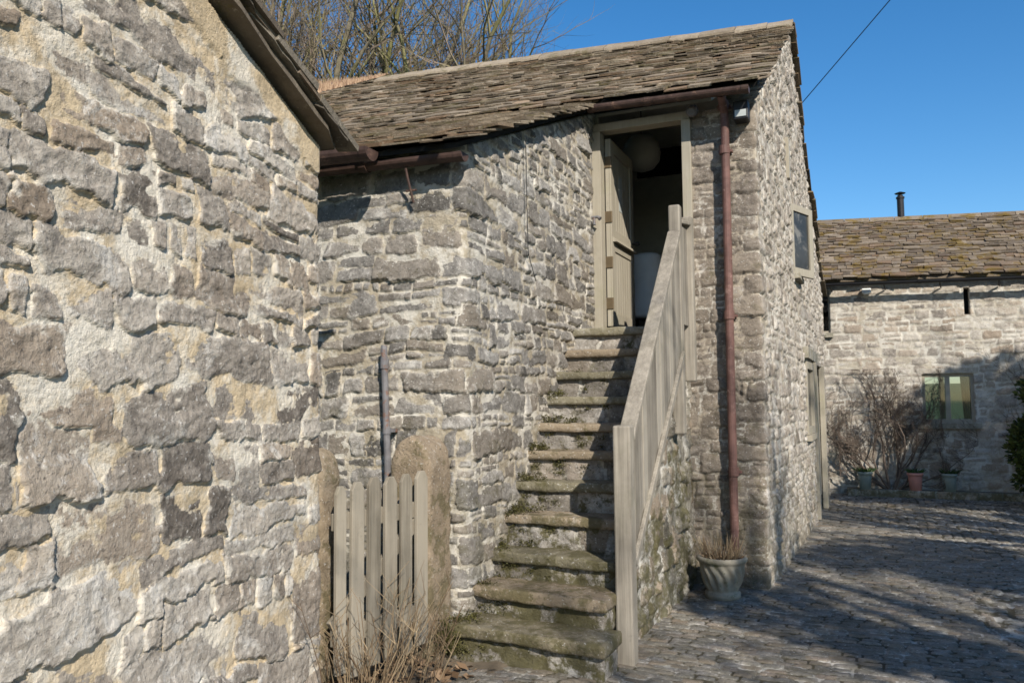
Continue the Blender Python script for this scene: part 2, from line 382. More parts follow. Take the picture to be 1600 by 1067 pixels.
def relief(uu, vv, rects, rs, seed, gap=0.011, depth=(0.012, 0.04), edge=0.016, warp=0.03, mlev=0.0, tilt=(0.0, 0.12), rough=0.007, chip=0.9, wob=0.016, flush=0.0, kt=0.1):
    """height field of irregular stones in mortar over grid uu, vv -> height, tint(3)"""
    nv, nu = uu.shape
    us = uu[0]; vs = vv[:, 0]
    wu = uu + warp * 1.2 * fbm(uu * 2.3, vv * 2.3, seed, 3)
    wv = vv + warp * 1.6 * fbm(uu * 1.5 + 50, vv * 2.6, seed + 5, 3)
    W = fbm(uu * 13, vv * 13, seed + 9, 4) * 2 * wob
    RG = fbm(uu * 9, vv * 14, seed + 13, 5, 0.6)
    R2 = np.abs(fbm(uu * 7, vv * 17, seed + 19, 4, 0.6))
    RF = fbm(uu * 30, vv * 36, seed + 27, 3, 0.7)
    hm = mlev + 0.002 * RF + 0.007 * fbm(uu * 8, vv * 8, seed + 23, 5, 0.6)
    H = hm.copy(); MK = np.zeros_like(uu); ED = np.zeros_like(uu); G = np.full_like(uu, 0.5); B = np.full_like(uu, 0.5)
    pad = warp * 2 + 0.02
    for rc in rects:
        a0, a1, b0, b1 = rc[:4]; isbig = len(rc) > 4
        i0 = np.searchsorted(us, a0 - pad); i1 = np.searchsorted(us, a1 + pad)
        j0 = np.searchsorted(vs, b0 - pad); j1 = np.searchsorted(vs, b1 + pad)
        if i1 <= i0 or j1 <= j0: continue
        sl = (slice(j0, j1), slice(i0, i1))
        uc = (a0 + a1) / 2; vc = (b0 + b1) / 2; ha = (a1 - a0) / 2 - gap * rs.uniform(0.4, 1.3); hb = (b1 - b0) / 2 - gap * rs.uniform(0.4, 1.3)
        du = wu[sl] - uc; dv = wv[sl] - vc
        t = [rs.uniform(-kt, kt) * 1.3 for _ in range(4)]
        s_ = min(hb, ha)
        d = [ha + du + t[0] * dv, ha - du + t[1] * dv, hb + dv + t[2] * du * 0.6, hb - dv + t[3] * du * 0.6]
        k = 0.22 * s_
        def smin(x, y):
            q = np.clip(k - np.abs(x - y), 0, None) / k
            return np.minimum(x, y) - q * q * k * 0.25
        D = smin(smin(d[0], d[1]), smin(d[2], d[3])) + W[sl] * min(1, s_ / 0.06)
        hb_ = rs.uniform(*depth)
        e = edge * rs.uniform(0.7, 1.6)
        tt = np.clip(D / e, 0, 1); prof = tt * (2 - tt)
        ti = rs.uniform(*tilt); tu = rs.uniform(-0.06, 0.06)
        h = hb_ + ti * (-dv) + tu * du
        for _ in range(rs.choice((1, 2, 2, 3))):
            th = rs.uniform(0, 2 * math.pi); sl_ = rs.uniform(0.12, 0.5) * chip; of = rs.uniform(0.0, 0.75)
            h = np.minimum(h, hb_ * 1.25 - sl_ * (du * math.cos(th) + dv * math.sin(th) * 1.5 - of * (abs(math.cos(th)) * ha + abs(math.sin(th)) * hb)))
        h = h + rough * 1.5 * RG[sl] - rough * 1.2 * R2[sl] + rough * 0.55 * RF[sl]
        h = np.maximum(h, 0.004) * prof
        if flush and rs.random() < flush: h = h * 0.45
        h = np.where(D > 0, h + mlev * 0.0, -0.05)
        cur = H[sl]; win = (h > hm[sl] - 0.002) & (D > 0)
        over = D > -gap
        H[sl] = np.where(win, h, np.where((D > 0) | (over & isbig), hm[sl], cur))
        m = sstep((D - 0.0) / 0.006) * sstep((h - hm[sl] + 0.004) / 0.006)
        MK[sl] = np.where((D > 0) | (over & isbig), m, MK[sl])
        ED[sl] = np.where(D > 0, np.clip(D / 0.05, 0, 1), np.where(over & isbig, 0, ED[sl]))
        g = min(1, max(0, rs.gauss(0.5, 0.24))); b = rs.random()
        G[sl] = np.where(D > -0.004, g, G[sl]); B[sl] = np.where(D > -0.004, b, B[sl])
    return H, np.stack([MK, G, B, ED], -1)

def strip_mesh(name, f, us, vs, H, T, mask, thick=0.3, batter=0.0, zoff=0.0):
    uu, vv = np.meshgrid(us, vs)
    x, y, nx, ny = f(uu)
    o = H - batter * vv
    V = np.stack([x + nx * o, y + ny * o, vv + zoff], -1)
    nv, nu = uu.shape
    um = (uu[:-1, :-1] + uu[1:, 1:]) / 2; vm = (vv[:-1, :-1] + vv[1:, 1:]) / 2
    K = mask(um, vm) if mask else np.ones_like(um, bool)
    idx = np.arange(nv * nu).reshape(nv, nu)
    a, b, c, d = idx[:-1, :-1], idx[:-1, 1:], idx[1:, 1:], idx[1:, :-1]
    F = np.stack([a, b, c, d], -1)[K]
    Vf = V.reshape(-1, 3); Tf = T.reshape(-1, T.shape[-1])
    Vb = np.stack([x - nx * thick, y - ny * thick, vv + zoff], -1).reshape(-1, 3)
    n0 = len(Vf)
    Kp = np.pad(K, 1)
    ex = []
    for (e0, e1, sh) in ((a, b, Kp[:-2, 1:-1]), (b, c, Kp[1:-1, 2:]), (c, d, Kp[2:, 1:-1]), (d, a, Kp[1:-1, :-2])):
        s = K & ~sh
        p, q = e0[s], e1[s]
        ex.append(np.stack([q, p, p + n0, q + n0], -1))
    F = np.concatenate([F] + ex); V2 = np.concatenate([Vf, Vb]); T2 = np.concatenate([Tf, Tf])
    used = np.unique(F); mp = np.full(len(V2), -1); mp[used] = np.arange(len(used))
    return np_mesh(name, V2[used], mp[F], T2[used])

def wall(name, parent, mat, pts, v0, v1, res, lay, rel, seed, mask=None, thick=0.3, r=0.05, batter=0.0, extra=None, post=None):
    rs = random.Random(seed)
    f, L = path_fn(pts, r)
    us = np.arange(0, L + res * .5, res); vs = np.arange(v0, v1 + res * .5, res)
    uu, vv = np.meshgrid(us, vs)
    rects = rubble(0, L, v0, v1, rs, **lay)
    if extra: rects = rects + extra
    H, T = relief(uu, vv, rects, rs, seed, **rel)
    if post: H, T = post(f, uu, vv, H, T)
    me = strip_mesh(name, f, us, vs, H, T, mask, thick, batter)
    return link(name, me, mat, parent), f, L

# ------------------------------------------------------------------ stone slate roofs
def patch(A, B, C, D):
    A, B, C, D = (Vector(p) for p in (A, B, C, D))
    def P(a, b): return A.lerp(B, a).lerp(D.lerp(C, a), b)
    return P

def slates(mb, P, wid, length, rs, g0=0.2, g1=0.13, w=(0.14, 0.36), th=(0.012, 0.024), ragged=0.02, a_from=0.0, a_to=1.0, lift=0.0):
    s = 0.0; row = 0
    n = (P(1, 0) - P(0, 0)).cross(P(0, 1) - P(0, 0)).normalized()
    while s < length:
        g = g0 + (g1 - g0) * s / length
        ln = g * 1.9
        x = a_from * wid - rs.uniform(0, w[1]); 
        while x < a_to * wid:
            ww = rs.uniform(*w); t = rs.uniform(*th)
            x0 = max(x, a_from * wid - rs.uniform(0, 0.03)); x1 = min(x + ww - 0.006, a_to * wid + rs.uniform(0, 0.03))
            if x1 - x0 > 0.04:
                sl = s + rs.uniform(-ragged, ragged); s2 = min(s + ln, length + 0.02)
                hi = 0.030 + lift + rs.uniform(-0.006, 0.008); lo = 0.004 + lift
                sk = rs.uniform(-0.014, 0.014); jj = lambda: Vector((rs.uniform(-.008, .008), rs.uniform(-.006, .006), rs.uniform(-.005, .005)))
                p = [P(x0 / wid, (sl + sk) / length) + n * hi, P(x1 / wid, (sl - sk) / length) + n * (hi + rs.uniform(-.006, .006)), P(x1 / wid, s2 / length) + n * lo, P(x0 / wid, s2 / length) + n * lo]
                mb.cur = (0.5, min(1, max(0, rs.gauss(0.5, 0.25))), rs.random())
                p = [v + jj() for v in p]; mb.hexa([q for q in p] + [q + n * t * rs.uniform(.6, 1.3) for q in p])
            x += ww
        s += g; row += 1

def rise(X, Y): return 0.085 * np.exp(-(((X + 1.7) / .55) ** 2 + ((Y - 3.85) / .6) ** 2))
# ================================================================== SETTING: ground
def yard():
    xs = np.arange(-4.2, 5.6, 0.016)
    ys = [-1.0]
    while ys[-1] < 3.0: ys.append(ys[-1] + 0.05)
    while ys[-1] < 14.5: ys.append(ys[-1] + (0.013 if ys[-1] < 7 else 0.013 + 0.003 * (ys[-1] - 7)))
    ys = np.array(ys)
    X, Y = np.meshgrid(xs, ys)
    wx = X + 0.03 * fbm(X * 2, Y * 2, 3, 3); wy = Y + 0.035 * fbm(X * 1.3, Y * 1.3, 7, 3)
    def cells(p, q, w, h, sd):
        row = np.floor(q / h); off = _hash(row, row * 0 + 3, sd) * w
        wr = w * (0.85 + 0.3 * _hash(row, row * 0 + 9, sd))
        c = np.floor((p + off) / wr); fp = (p + off) - c * wr; fq = q - row * h
        j = (_hash(c, row, sd + 1) - 0.5) * 0.012
        d = np.minimum(np.minimum(fp, wr - fp), np.minimum(fq + j, h - fq + j)); 
        corner = np.hypot(np.clip(0.016 - np.minimum(fp, wr - fp), 0, None), np.clip(0.016 - np.minimum(fq, h - fq), 0, None))
        d = np.minimum(d, 0.016 - corner)
        return d, _hash(c, row, sd + 2), _hash(c, row, sd + 3)
    rc = np.hypot(X - 2.7, Y - 6.8); an = np.arctan2(Y - 6.8, X - 2.7)
    lineside = (wy - 12.05) + (wx + 0.58) * (12.05 - 8.7) / 1.9
    d1 = cells(wx, wy, 0.12, 0.078, 100); d2 = cells(wy, wx, 0.17, 0.105, 200); d3 = cells(an * 2.0, rc + 0.02 * vnoise(X * 2, Y * 2, 5), 0.16, 0.11, 300)
    z3 = rc < 2.09; z2 = (lineside > 0) & ~z3
    pick = lambda k: np.where(z3, d3[k], np.where(z2, d2[k], d1[k]))
    d = pick(0) - np.where(z2, 0.007, 0.0) - np.where(z3, .007, 0) + 0.006 * fbm(X * 16, Y * 16, 31, 3) * 2
    rf = rc / 0.11 - np.floor(rc / 0.11); d = np.where(z3, np.minimum(d, np.minimum(rf, 1 - rf) * 0.11 - 0.018), d)
    top = sstep(d / 0.011)
    z = -0.014 + top * (0.008 + 0.006 * pick(1)) + 0.004 * fbm(X * 22, Y * 22, 41, 3) + 0.025 * fbm(X * 0.5, Y * 0.5, 57, 2) + rise(X, Y)
    M = sstep((d - 0.003) / 0.006)
    T = np.stack([M, .25 + .5 * pick(1), pick(2)], -1)
    nv, nu = X.shape
    idx = np.arange(nv * nu).reshape(nv, nu)
    F = np.stack([idx[:-1, :-1], idx[:-1, 1:], idx[1:, 1:], idx[1:, :-1]], -1).reshape(-1, 4)
    me = np_mesh('cobbled_yard', np.stack([X, Y, z], -1).reshape(-1, 3), F, T.reshape(-1, 3))
    o = link('cobbled_yard', me, MS['sett']); o['kind'] = 'structure'
yard()
m = MB(); m.box(-900, 900, -900, 900, -0.6, -0.09); o = m.build('field', MS['field']); o['kind'] = 'structure'
xs = np.linspace(-160, 200, 73); ys = np.linspace(60, 320, 53); X, Y = np.meshgrid(xs, ys)
Z = -0.3 + 4.9 * sstep((Y - 60) / 150) * (1 + .25 * fbm(X * .02, Y * .02, 88, 3)) - 5 * sstep((Y - 270) / 50)
idx = np.arange(X.size).reshape(X.shape); F = np.stack([idx[:-1, :-1], idx[:-1, 1:], idx[1:, 1:], idx[1:, :-1]], -1).reshape(-1, 4)
o = link('hill', np_mesh('hill', np.stack([X, Y, Z], -1).reshape(-1, 3), F), MS['field']); o['kind'] = 'structure'
# bare earth under the gate
xs = np.linspace(-4.1, -1.75, 95); ys = np.linspace(2.9, 4.45, 70); X, Y = np.meshgrid(xs, ys)
Z = 0.0 + 0.05 * fbm(X * 3, Y * 3, 77, 5) + 0.06 * sstep((-2.05 - X) / 0.5) - 0.07 * sstep((X + 1.95) / 0.2) + rise(X, Y)
idx = np.arange(X.size).reshape(X.shape)
F = np.stack([idx[:-1, :-1], idx[:-1, 1:], idx[1:, 1:], idx[1:, :-1]], -1).reshape(-1, 4)
o = link('earth_ground', np_mesh('earth_ground', np.stack([X, Y, Z], -1).reshape(-1, 3), F, np.full((X.size, 3), .5)), MS['earth']); o['kind'] = 'structure'

# ================================================================== OUTBUILDING (near left)
ob = thing('stone_outbuilding', 'nearest rubble stone outbuilding filling the left side, pale mortar and thin stone slate verge', 'building', (-2.44, 3.3, 0))
dl = np.array((-0.146, 0.989)); c0 = np.array((-2.44, 3.30)); nl = np.array((0.989, 0.146))
LL = 3.6
a0 = c0 - dl * LL
vtop = lambda u: 2.77 + 0.345 * (LL - 0.06 - u)
def postL(f, uu, vv, H, T):
    # pointing mortar trowelled up under the verge
    d = vtop(uu) - vv + 0.05 * fbm(uu * 6, vv * 6, 91, 4); m = sstep((0.17 - d) / 0.05) * (uu < LL - 0.02)
    H = H * (1 - m) + m * (0.022 + 0.006 * fbm(uu * 9, vv * 9, 92, 4)); T = T.copy()
    T[..., 0] *= 1 - m; T[..., 3] = T[..., 3] * (1 - m) + m * .9; return H, T
wall('gable_wall', ob, MS['outb'], [a0, c0, c0 + np.array((-0.9, 0.08))], -0.12, 4.0, 0.0062,
     dict(hmin=0.1, hmax=0.25, asp=(1.3, 3.0), psplit=0.36, pv=0.06, big=0.12),
     dict(gap=0.005, depth=(0.012, 0.022), edge=0.006, warp=0.05, mlev=0.007, tilt=(0.03, 0.17), rough=0.006, chip=0.16, wob=0.02, flush=0.08, kt=0.16), 11,
     mask=lambda u, v: v < np.where(u < LL - 0.05, vtop(u), 2.76), thick=0.35, r=0.05, batter=0.012, post=postL)
# mortar fillet under the verge and the verge slates
zt = lambda s: 2.775 + 0.36 * (-s)     # s<0 : distance back from the corner along the wall
P3 = lambda s, off, z: Vector((c0[0] + dl[0] * s + nl[0] * off, c0[1] + dl[1] * s + nl[1] * off, z))
def verge_slabs(mb, off0, off1, s0, s1, dz, th, rs, ln=0.42, drop=0.012):
    s = s1
    while s > s0:
        l = ln * rs.uniform(0.7, 1.25); e = max(s - l, s0 - 0.1); o1 = off1 + rs.uniform(-0.025, 0.02); n = 9
        mb.cur = (0.5, min(1, max(0, rs.gauss(0.5, 0.2))), rs.random()); tt = th * rs.uniform(.7, 1.3)
        lo = []; hi = []
        for i in range(n):
            t = i / (n - 1); x = s + (e - s) * t; o = o1 + rs.uniform(-.012, .012) - (.02 if i in (0, n - 1) else 0); z = zt(x) + dz + drop * (1 - t) + rs.uniform(-.004, .004)
            k = tt * rs.uniform(.75, 1.2)
            lo += [P3(x, off0, z), P3(x, o, z)]; hi += [P3(x, off0, z + k), P3(x, o - .006, z + k)]
        b = len(lo); fs = []
        for i in range(n - 1):
            q = 2 * i
            fs += [(q, q + 1, q + 3, q + 2), (b + q, b + q + 2, b + q + 3, b + q + 1), (q + 1, b + q + 1, b + q + 3, q + 3), (q, q + 2, b + q + 2, b + q)]
        fs += [(0, b, b + 1, 1), (2 * n - 2, 2 * n - 1, b + 2 * n - 1, b + 2 * n - 2)]
        mb.add(lo + hi, fs); s = e + 0.03
rs = random.Random(5)
m = MB(); verge_slabs(m, -0.3, 0.055, -0.86, 0.03, -0.004, 0.03, rs, 0.95); verge_slabs(m, -0.3, 0.03, -3.6, -0.9, 0.0, 0.024, rs, 0.5); verge_slabs(m, -0.3, 0.085, -3.6, 0.1, 0.045, 0.03, rs, 0.45)
m.build('verge_undercloak', MS['slate_o'], ob)
m = MB()
PA = patch(P3(0.14, 0.07, zt(0.14) + 0.055), P3(0.14, -3.4, zt(0.14) + 0.055), P3(-3.7, -3.4, zt(-3.7) + 0.055), P3(-3.7, 0.07, zt(-3.7) + 0.055))
slates(m, PA, 3.5, 4.05, rs, 0.2, 0.16, (0.2, 0.42), (0.022, 0.036), 0.025)
m.build('roof', MS['slate_o'], ob)
m = MB(); PD = patch(P3(0.06, 0.02, zt(0.06) + 0.02), P3(0.06, -3.4, zt(0.06) + 0.02), P3(-3.7, -3.4, zt(-3.7) + 0.02), P3(-3.7, 0.02, zt(-3.7) + 0.02))
m.hexa([PD(0, 0), PD(1, 0), PD(1, 1), PD(0, 1)] + [p + Vector((0, 0, 0.03)) for p in (PD(0, 0), PD(1, 0), PD(1, 1), PD(0, 1))])
m.build('roof_deck', MS['slate_o'], ob)
def gutter(name, parent, a, b, r, mat, cap_b=True, cap_a=False, up=1.0):
    """half round gutter from a to b with collars and end caps"""
    a = Vector(a); b = Vector(b); d = (b - a).normalized(); side = d.cross(Vector((0, 0, 1))).normalized(); z = Vector((0, 0, 1))
    m = MB(); n = 11
    def ring(p, r, t):
        return [p + side * math.cos(x) * r - z * math.sin(x) * r for x in np.linspace(0, math.pi, n)] + [p + side * math.cos(x) * (r - t) - z * math.sin(x) * (r - t) for x in np.linspace(math.pi, 0, n)]
    def run(p0, p1, r, t):
        R0 = ring(p0, r, t); R1 = ring(p1, r, t); k = len(R0)
        m.add(R0 + R1, [(i, (i + 1) % k, k + (i + 1) % k, k + i) for i in range(k)] + [tuple(range(k - 1, -1, -1)), tuple(range(k, 2 * k))])
    run(a, b, r, 0.006)
    L = (b - a).length; x = 0.5
    while x < L - 0.2: run(a + d * x, a + d * (x + 0.05), r + 0.006, 0.008); x += 1.6
    o = m.build(name, mat, parent)
    for on_, p, sg in ((cap_b, b, 1), (cap_a, a, -1)):
        if on_:
            m = MB(); pts = [p - d * sg * 0.05 + side * math.cos(t) * (r + .004) - z * math.sin(t) * (r + .004) for t in np.linspace(0, math.pi, n)]
            q = [v + d * sg * 0.056 for v in pts]; k = n
            m.add(pts + q, [(i, (i + 1) % k, k + (i + 1) % k, k + i) for i in range(k)] + [tuple(range(k - 1, -1, -1)), tuple(range(k, 2 * k))])
            c = m.build('end_cap', mat, o); c.location = -wloc(o)
    return o

# ================================================================== BARN
barn = thing('stone_barn', 'tall rubble stone barn with outside stair, raised doorway and stone slate catslide roof', 'building', (-2.24, 4.42, 0))
f_, L_ = None, None
roof_y = lambda y: 2.985 + 0.4 * (y - 4.2)
fA, LA = path_fn([(-5.2, 4.42), (-2.244, 4.42), (-2.244, 7.02)], 0.07)
def maskA(u, v):
    x, y, _, _ = fA(u); return v < np.where(y < 4.425, 3.068 + .026 * (-2.2 - np.minimum(x, -2.2)), np.maximum(roof_y(y), np.where(y < 4.5, 3.06, 0)))
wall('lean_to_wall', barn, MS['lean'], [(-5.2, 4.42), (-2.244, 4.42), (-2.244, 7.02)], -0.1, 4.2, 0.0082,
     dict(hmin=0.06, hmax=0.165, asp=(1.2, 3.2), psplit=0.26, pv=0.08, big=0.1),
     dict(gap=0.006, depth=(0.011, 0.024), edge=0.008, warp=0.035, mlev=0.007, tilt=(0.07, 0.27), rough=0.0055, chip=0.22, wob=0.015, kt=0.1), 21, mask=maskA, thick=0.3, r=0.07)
gpts = [(-1.75, 6.98), (-0.83, 6.98), (-0.67, 13.15), (-1.6, 13.2)]
fG, LG = path_fn(gpts, 0.03)
Xd = lambda y: -0.83 + 0.0259 * (y - 6.98)
GU = 0.92
holes = [(9.5, 9.97, 2.92, 3.64), (10.3, 11.2, 1.1, 1.97), (11.4, 12.5, -0.2, 1.98)]
def maskG(u, v):
    x, y, _, _ = fG(u)
    top = np.interp(y, [6.98, 9.85, 11.6, 13.15], [3.98, 5.74, 4.2, 3.05])
    top = np.where(u < GU, 3.98, top); top = np.where(u < 0.36, 2.1, top); k = v < top
    for a, b, c, d in holes: k &= ~((y > a) & (y < b) & (v > c) & (v < d) & (u > GU + .05))
    return k
def postG(f, uu, vv, H, T):
    T = T.copy(); fr = uu < GU; T[..., 1] = np.where(fr, T[..., 1] * .45, .3 + T[..., 1] * .7); T[..., 2] = np.where(fr, .3 + .7 * T[..., 2], T[..., 2]); T[..., 0] = np.where(fr, .45 + .55 * T[..., 0], T[..., 0]); T[..., 3] = np.where(fr, .7 + T[..., 3] * .3, T[..., 3] * .8); return H, T
def quoins():
    o = []; v = -0.1; i = 0; q = random.Random(3)
    while v < 3.95:
        h = q.uniform(0.09, 0.19); a, b = ((0.24, 0.14) if i % 2 else (0.14, 0.22))
        o.append((GU - a * q.uniform(.9, 1.2), GU + b * q.uniform(.8, 1.2), v, v + h, 1)); v += h; i += 1
    return o
wall('gable_wall', barn, MS['gable'], gpts, -0.1, 5.9, 0.0125,
     dict(hmin=0.065, hmax=0.15, asp=(0.9, 2.2), psplit=0.22, pv=0.14, big=0.06),
     dict(gap=0.008, depth=(0.008, 0.03), edge=0.014, warp=0.026, mlev=0.005, tilt=(0.02, 0.2), rough=0.007, chip=0.4, wob=0.014), 31, mask=maskG, thick=0.32, r=0.03, batter=0.0, extra=quoins(), post=postG)
# roofs
eaveA = lambda x: 3.02 + 0.027 * (-2.2 - x)
PC = patch((-7.4, 4.19, eaveA(-7.4)), (-2.12, 4.19, eaveA(-2.12)), (-2.12, 6.85, 4.115), (-7.4, 6.85, 4.365))
PU = patch((-7.4, 6.65, 4.265), (-0.70, 6.65, 4.02), (-0.70, 9.9, 5.86), (-7.4, 9.9, 6.19))
PRa = patch((-0.70, 11.62, 4.27), (-7.4, 11.62, 4.6), (-7.4, 9.85, 6.19), (-0.70, 9.85, 5.86))
PRb = patch((-0.62, 13.35, 3.05), (-7.4, 13.35, 3.3), (-7.4, 11.6, 4.6), (-0.66, 11.6, 4.27))
m = MB(); rs = random.Random(9)
slates(m, PC, 5.28, 2.86, rs, 0.15, 0.12, (0.09, 0.3), (0.009, 0.022), 0.032)
slates(m, PU, 6.7, 3.66, rs, 0.15, 0.1, (0.09, 0.3), (0.008, 0.02), 0.03)
slates(m, PRa, 6.7, 2.4, rs, 0.2, 0.2, (0.2, 0.4), (0.015, 0.03), 0.03)
slates(m, PRb, 6.8, 2.1, rs, 0.2, 0.2, (0.2, 0.4), (0.015, 0.03), 0.03)
m.build('roof', MS['slate'], barn)
m = MB(); m.cur = (.5, .2, .2)
for P, a1 in ((PC, 0.985), (PU, 0.99)):
    p = [P(0, 0.02), P(a1, 0.02), P(a1, 0.995), P(0, 0.995)]; dn = Vector((0, 0, -0.03))
    m.hexa([q + dn * 1.2 for q in p] + [q - Vector((0, 0, 0.004)) for q in p])
for P in (PRa, PRb):
    p = [P(0.01, 0.02), P(1, 0.02), P(1, 0.995), P(0.01, 0.995)]; dn = Vector((0, 0, -0.03))
    m.hexa([q + dn * 1.2 for q in p] + [q - Vector((0, 0, 0.004)) for q in p])
m.build('roof_deck', MS['dark'], barn)  # slab added beneath the slates to block light through their gaps
m = MB(); x = -6.35; q = random.Random(12)
while x < -0.72:
    l = q.uniform(0.34, 0.5); e = min(x + l, -0.69); t = (x + 7.4) / 6.7; t2 = (e + 7.4) / 6.7
    m.cur = (.5, q.uniform(.55, .95), q.random() * .5)
    for sg in (-1, 1):
        za = 6.19 + (5.86 - 6.19) * t + 0.075 + q.uniform(-.01, .01); zb = 6.19 + (5.86 - 6.19) * t2 + 0.075 + q.uniform(-.01, .01)
        w = 0.17; dz = 0.115
        p = [(x, 9.87, za), (e - .008, 9.87, zb), (e - .008, 9.87 + sg * w, zb - dz), (x, 9.87 + sg * w, za - dz)]
        if sg > 0: p = [p[1], p[0], p[3], p[2]]
        p = [Vector(v) for v in p]; m.hexa([v - Vector((0, 0, .028)) for v in p[::-1]] + [v for v in p[::-1]])
    x = e
m.build('ridge', MS['slate'], barn)
gutter('gutter', barn, (-5.0, 4.12, 3.10), (-2.715, 4.12, 3.03), 0.068, MS['iron'])
gutter('gutter', barn, (-5.0, 4.30, 3.06), (-2.18, 4.30, 2.985), 0.047, MS['iron'])
gutter('gutter', barn, (-2.17, 6.665, 4.05), (-0.83, 6.665, 4.01), 0.05, MS['iron'], True, True)
# iron gutter strap with its small cross bar
m = MB(); m.tube([(-2.575, 4.29, 2.94), (-2.572, 4.31, 2.88), (-2.56, 4.36, 2.74)], 0.008, 6); m.tube([(-2.60, 4.335, 2.81), (-2.53, 4.345, 2.812)], 0.007, 6)
m.build('gutter_strap', MS['iron'], barn)
# wall plate / lintel, door frame
m = MB(); m.box(-2.22, -1.36, 6.94, 7.08, 3.915, 3.985); lin = m.build('door_lintel', MS['paint'], barn, bevel=.004)
for a, b in ((-2.235, -2.155), (-1.43, -1.352)):
    fr = MB(); fr.box(a, b, 6.93, 7.05, 2.15, 3.912); fr.build('door_jamb', MS['paint'], barn, bevel=.004)
# door leaf, opened inwards against the left reveal
m = MB(); x0, x1 = -2.15, -2.115; y0, y1 = 7.055, 7.80; z0, z1 = 2.175, 3.875
m.box(x0, x1, y0, y1, z0, z1)
for a, b in ((y0, y0 + .10), (y1 - .10, y1)): m.box(x1 + .001, x1 + .018, a, b, z0, z1)
for c, d in ((z0, z0 + .12), (2.86, 2.93), (2.965, 3.06), (z1 - .11, z1)): m.box(x1 + .001, x1 + .017, y0 + .102, y1 - .102, c, d)
for k in range(7):
    yy = y0 + .105 + k * (y1 - y0 - .21) / 7
    m.box(x1 + .0005, x1 + .007, yy + .006, yy + (y1 - y0 - .21) / 7, z0 + .122, 2.858); m.box(x1 + .0005, x1 + .007, yy + .006, yy + (y1 - y0 - .21) / 7, 3.062, z1 - .112)
door = m.build('door', MS['paint'], barn, bevel=.003)
m = MB(); m.hexa([(x1 + .018, y0 + .03, 2.94), (x1 + .055, y0 + .03, 2.94), (x1 + .055, y1, 2.94), (x1 + .018, y1, 2.94), (x1 + .018, y0 + .03, 2.985), (x1 + .045, y0 + .03, 2.965), (x1 + .045, y1, 2.965), (x1 + .018, y1, 2.985)])
o = m.build('weather_bar', MS['paint'], door); o.location = -wloc(door)
m = MB(); m.box(x1 + .0075, x1 + .0095, 7.34, 7.44, 3.27, 3.6); o = m.build('pane', plain_mat('pale obscured glass', (.42, .44, .42), .25, .1, bump=0), door); o.location = -wloc(door)
for z in (2.38, 2.75, 3.16, 3.66):
    m = MB(); m.box(-2.158, -2.094, 7.045, 7.058, z - .05, z + .05); m.tube([(-2.096, 7.052, z - .05), (-2.096, 7.052, z + .05)], .008, 8); o = m.build('hinge', MS['brass'], door); o.location = -wloc(door)
m = MB(); m.tube([(x1 + .018, 7.74, 3.03), (x1 + .06, 7.74, 3.03)], .01, 8); m.lathe([(0.0, -.02), (.02, -.014), (.024, 0), (.02, .014), (0.0, .02)], (x1 + .07, 7.74, 3.03), 12); o = m.build('handle', MS['black'], door); o.location = -wloc(door)
# room behind the doorway
m = MB(); xa, xb, ya, yb, za, zb = -5.0, -1.2, 7.14, 10.0, 2.1, 4.74
m.box(xa, xb, yb, yb + .05, za, zb)
for x in (xa - .05, xb):
    m.hexa([(x, ya + (.22 if x > -2 else 0), za), (x + .05, ya + (.22 if x > -2 else 0), za), (x + .05, yb, za), (x, yb, za), (x, ya + (.22 if x > -2 else 0), 4.14), (x + .05, ya + (.22 if x > -2 else 0), 4.14), (x + .05, yb, zb), (x, yb, zb)])
m.box(xa, -2.24, ya, ya + .05, za, 4.12)
m.hexa([(xa, ya - .03, 4.13), (xb, ya - .03, 4.1), (xb, 8.2, 4.62), (xa, 8.2, 4.62), (xa, ya - .03, 4.16), (xb, ya - .03, 4.13), (xb, 8.2, 4.65), (xa, 8.2, 4.65)])
m.box(xa, xb, 8.205, yb + .05, 4.64, 4.68)
m.build('inner_wall', MS['plaster'], barn)
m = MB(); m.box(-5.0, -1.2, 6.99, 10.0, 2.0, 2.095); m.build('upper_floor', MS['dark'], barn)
m = MB(); m.box(-2.62, -1.6, 9.965, 9.995, 4.3, 4.66); m.build('loft_dark_panel', MS['dark'], barn)  # flat dark panel on the back wall, painted shade of an unlit void
# drain pipes
m = MB(); m.tube([(-1.05, 6.70, 3.99), (-1.052, 6.86, 3.9), (-1.055, 6.885, 3.75), (-1.07, 6.885, 0.16)], 0.034, 14)
for z in (3.93, 3.55, 2.17, 0.9): m.tube([(-1.062, 6.885, z), (-1.062, 6.885, z + .07)], .043, 14); m.box(-1.115, -1.005, 6.9, 6.96, z + .02, z + .04)
dp = m.build('drainpipe', MS['pipe'], barn, smooth=False)
m = MB(); m.tube([(-2.764, 4.35, 1.86), (-2.762, 4.345, 1.84), (-2.735, 4.345, 1.2), (-2.715, 4.345, 0.05)], .021, 12)
m.tube([(-2.757, 4.345, 1.72), (-2.755, 4.345, 1.78)], .027, 12); m.tube([(-2.74, 4.345, 1.32), (-2.738, 4.345, 1.36)], .026, 12); m.box(-2.77, -2.70, 4.35, 4.42, 1.33, 1.35)
m.build('drainpipe', MS['grey_pipe'], barn)
m = MB(); m.tube([(-2.2, 5.31, 3.36), (-2.196, 5.31, 2.9), (-2.197, 5.33, 2.55), (-2.19, 5.45, 2.37)], .0032, 6); m.build('cable', MS['black'], barn)
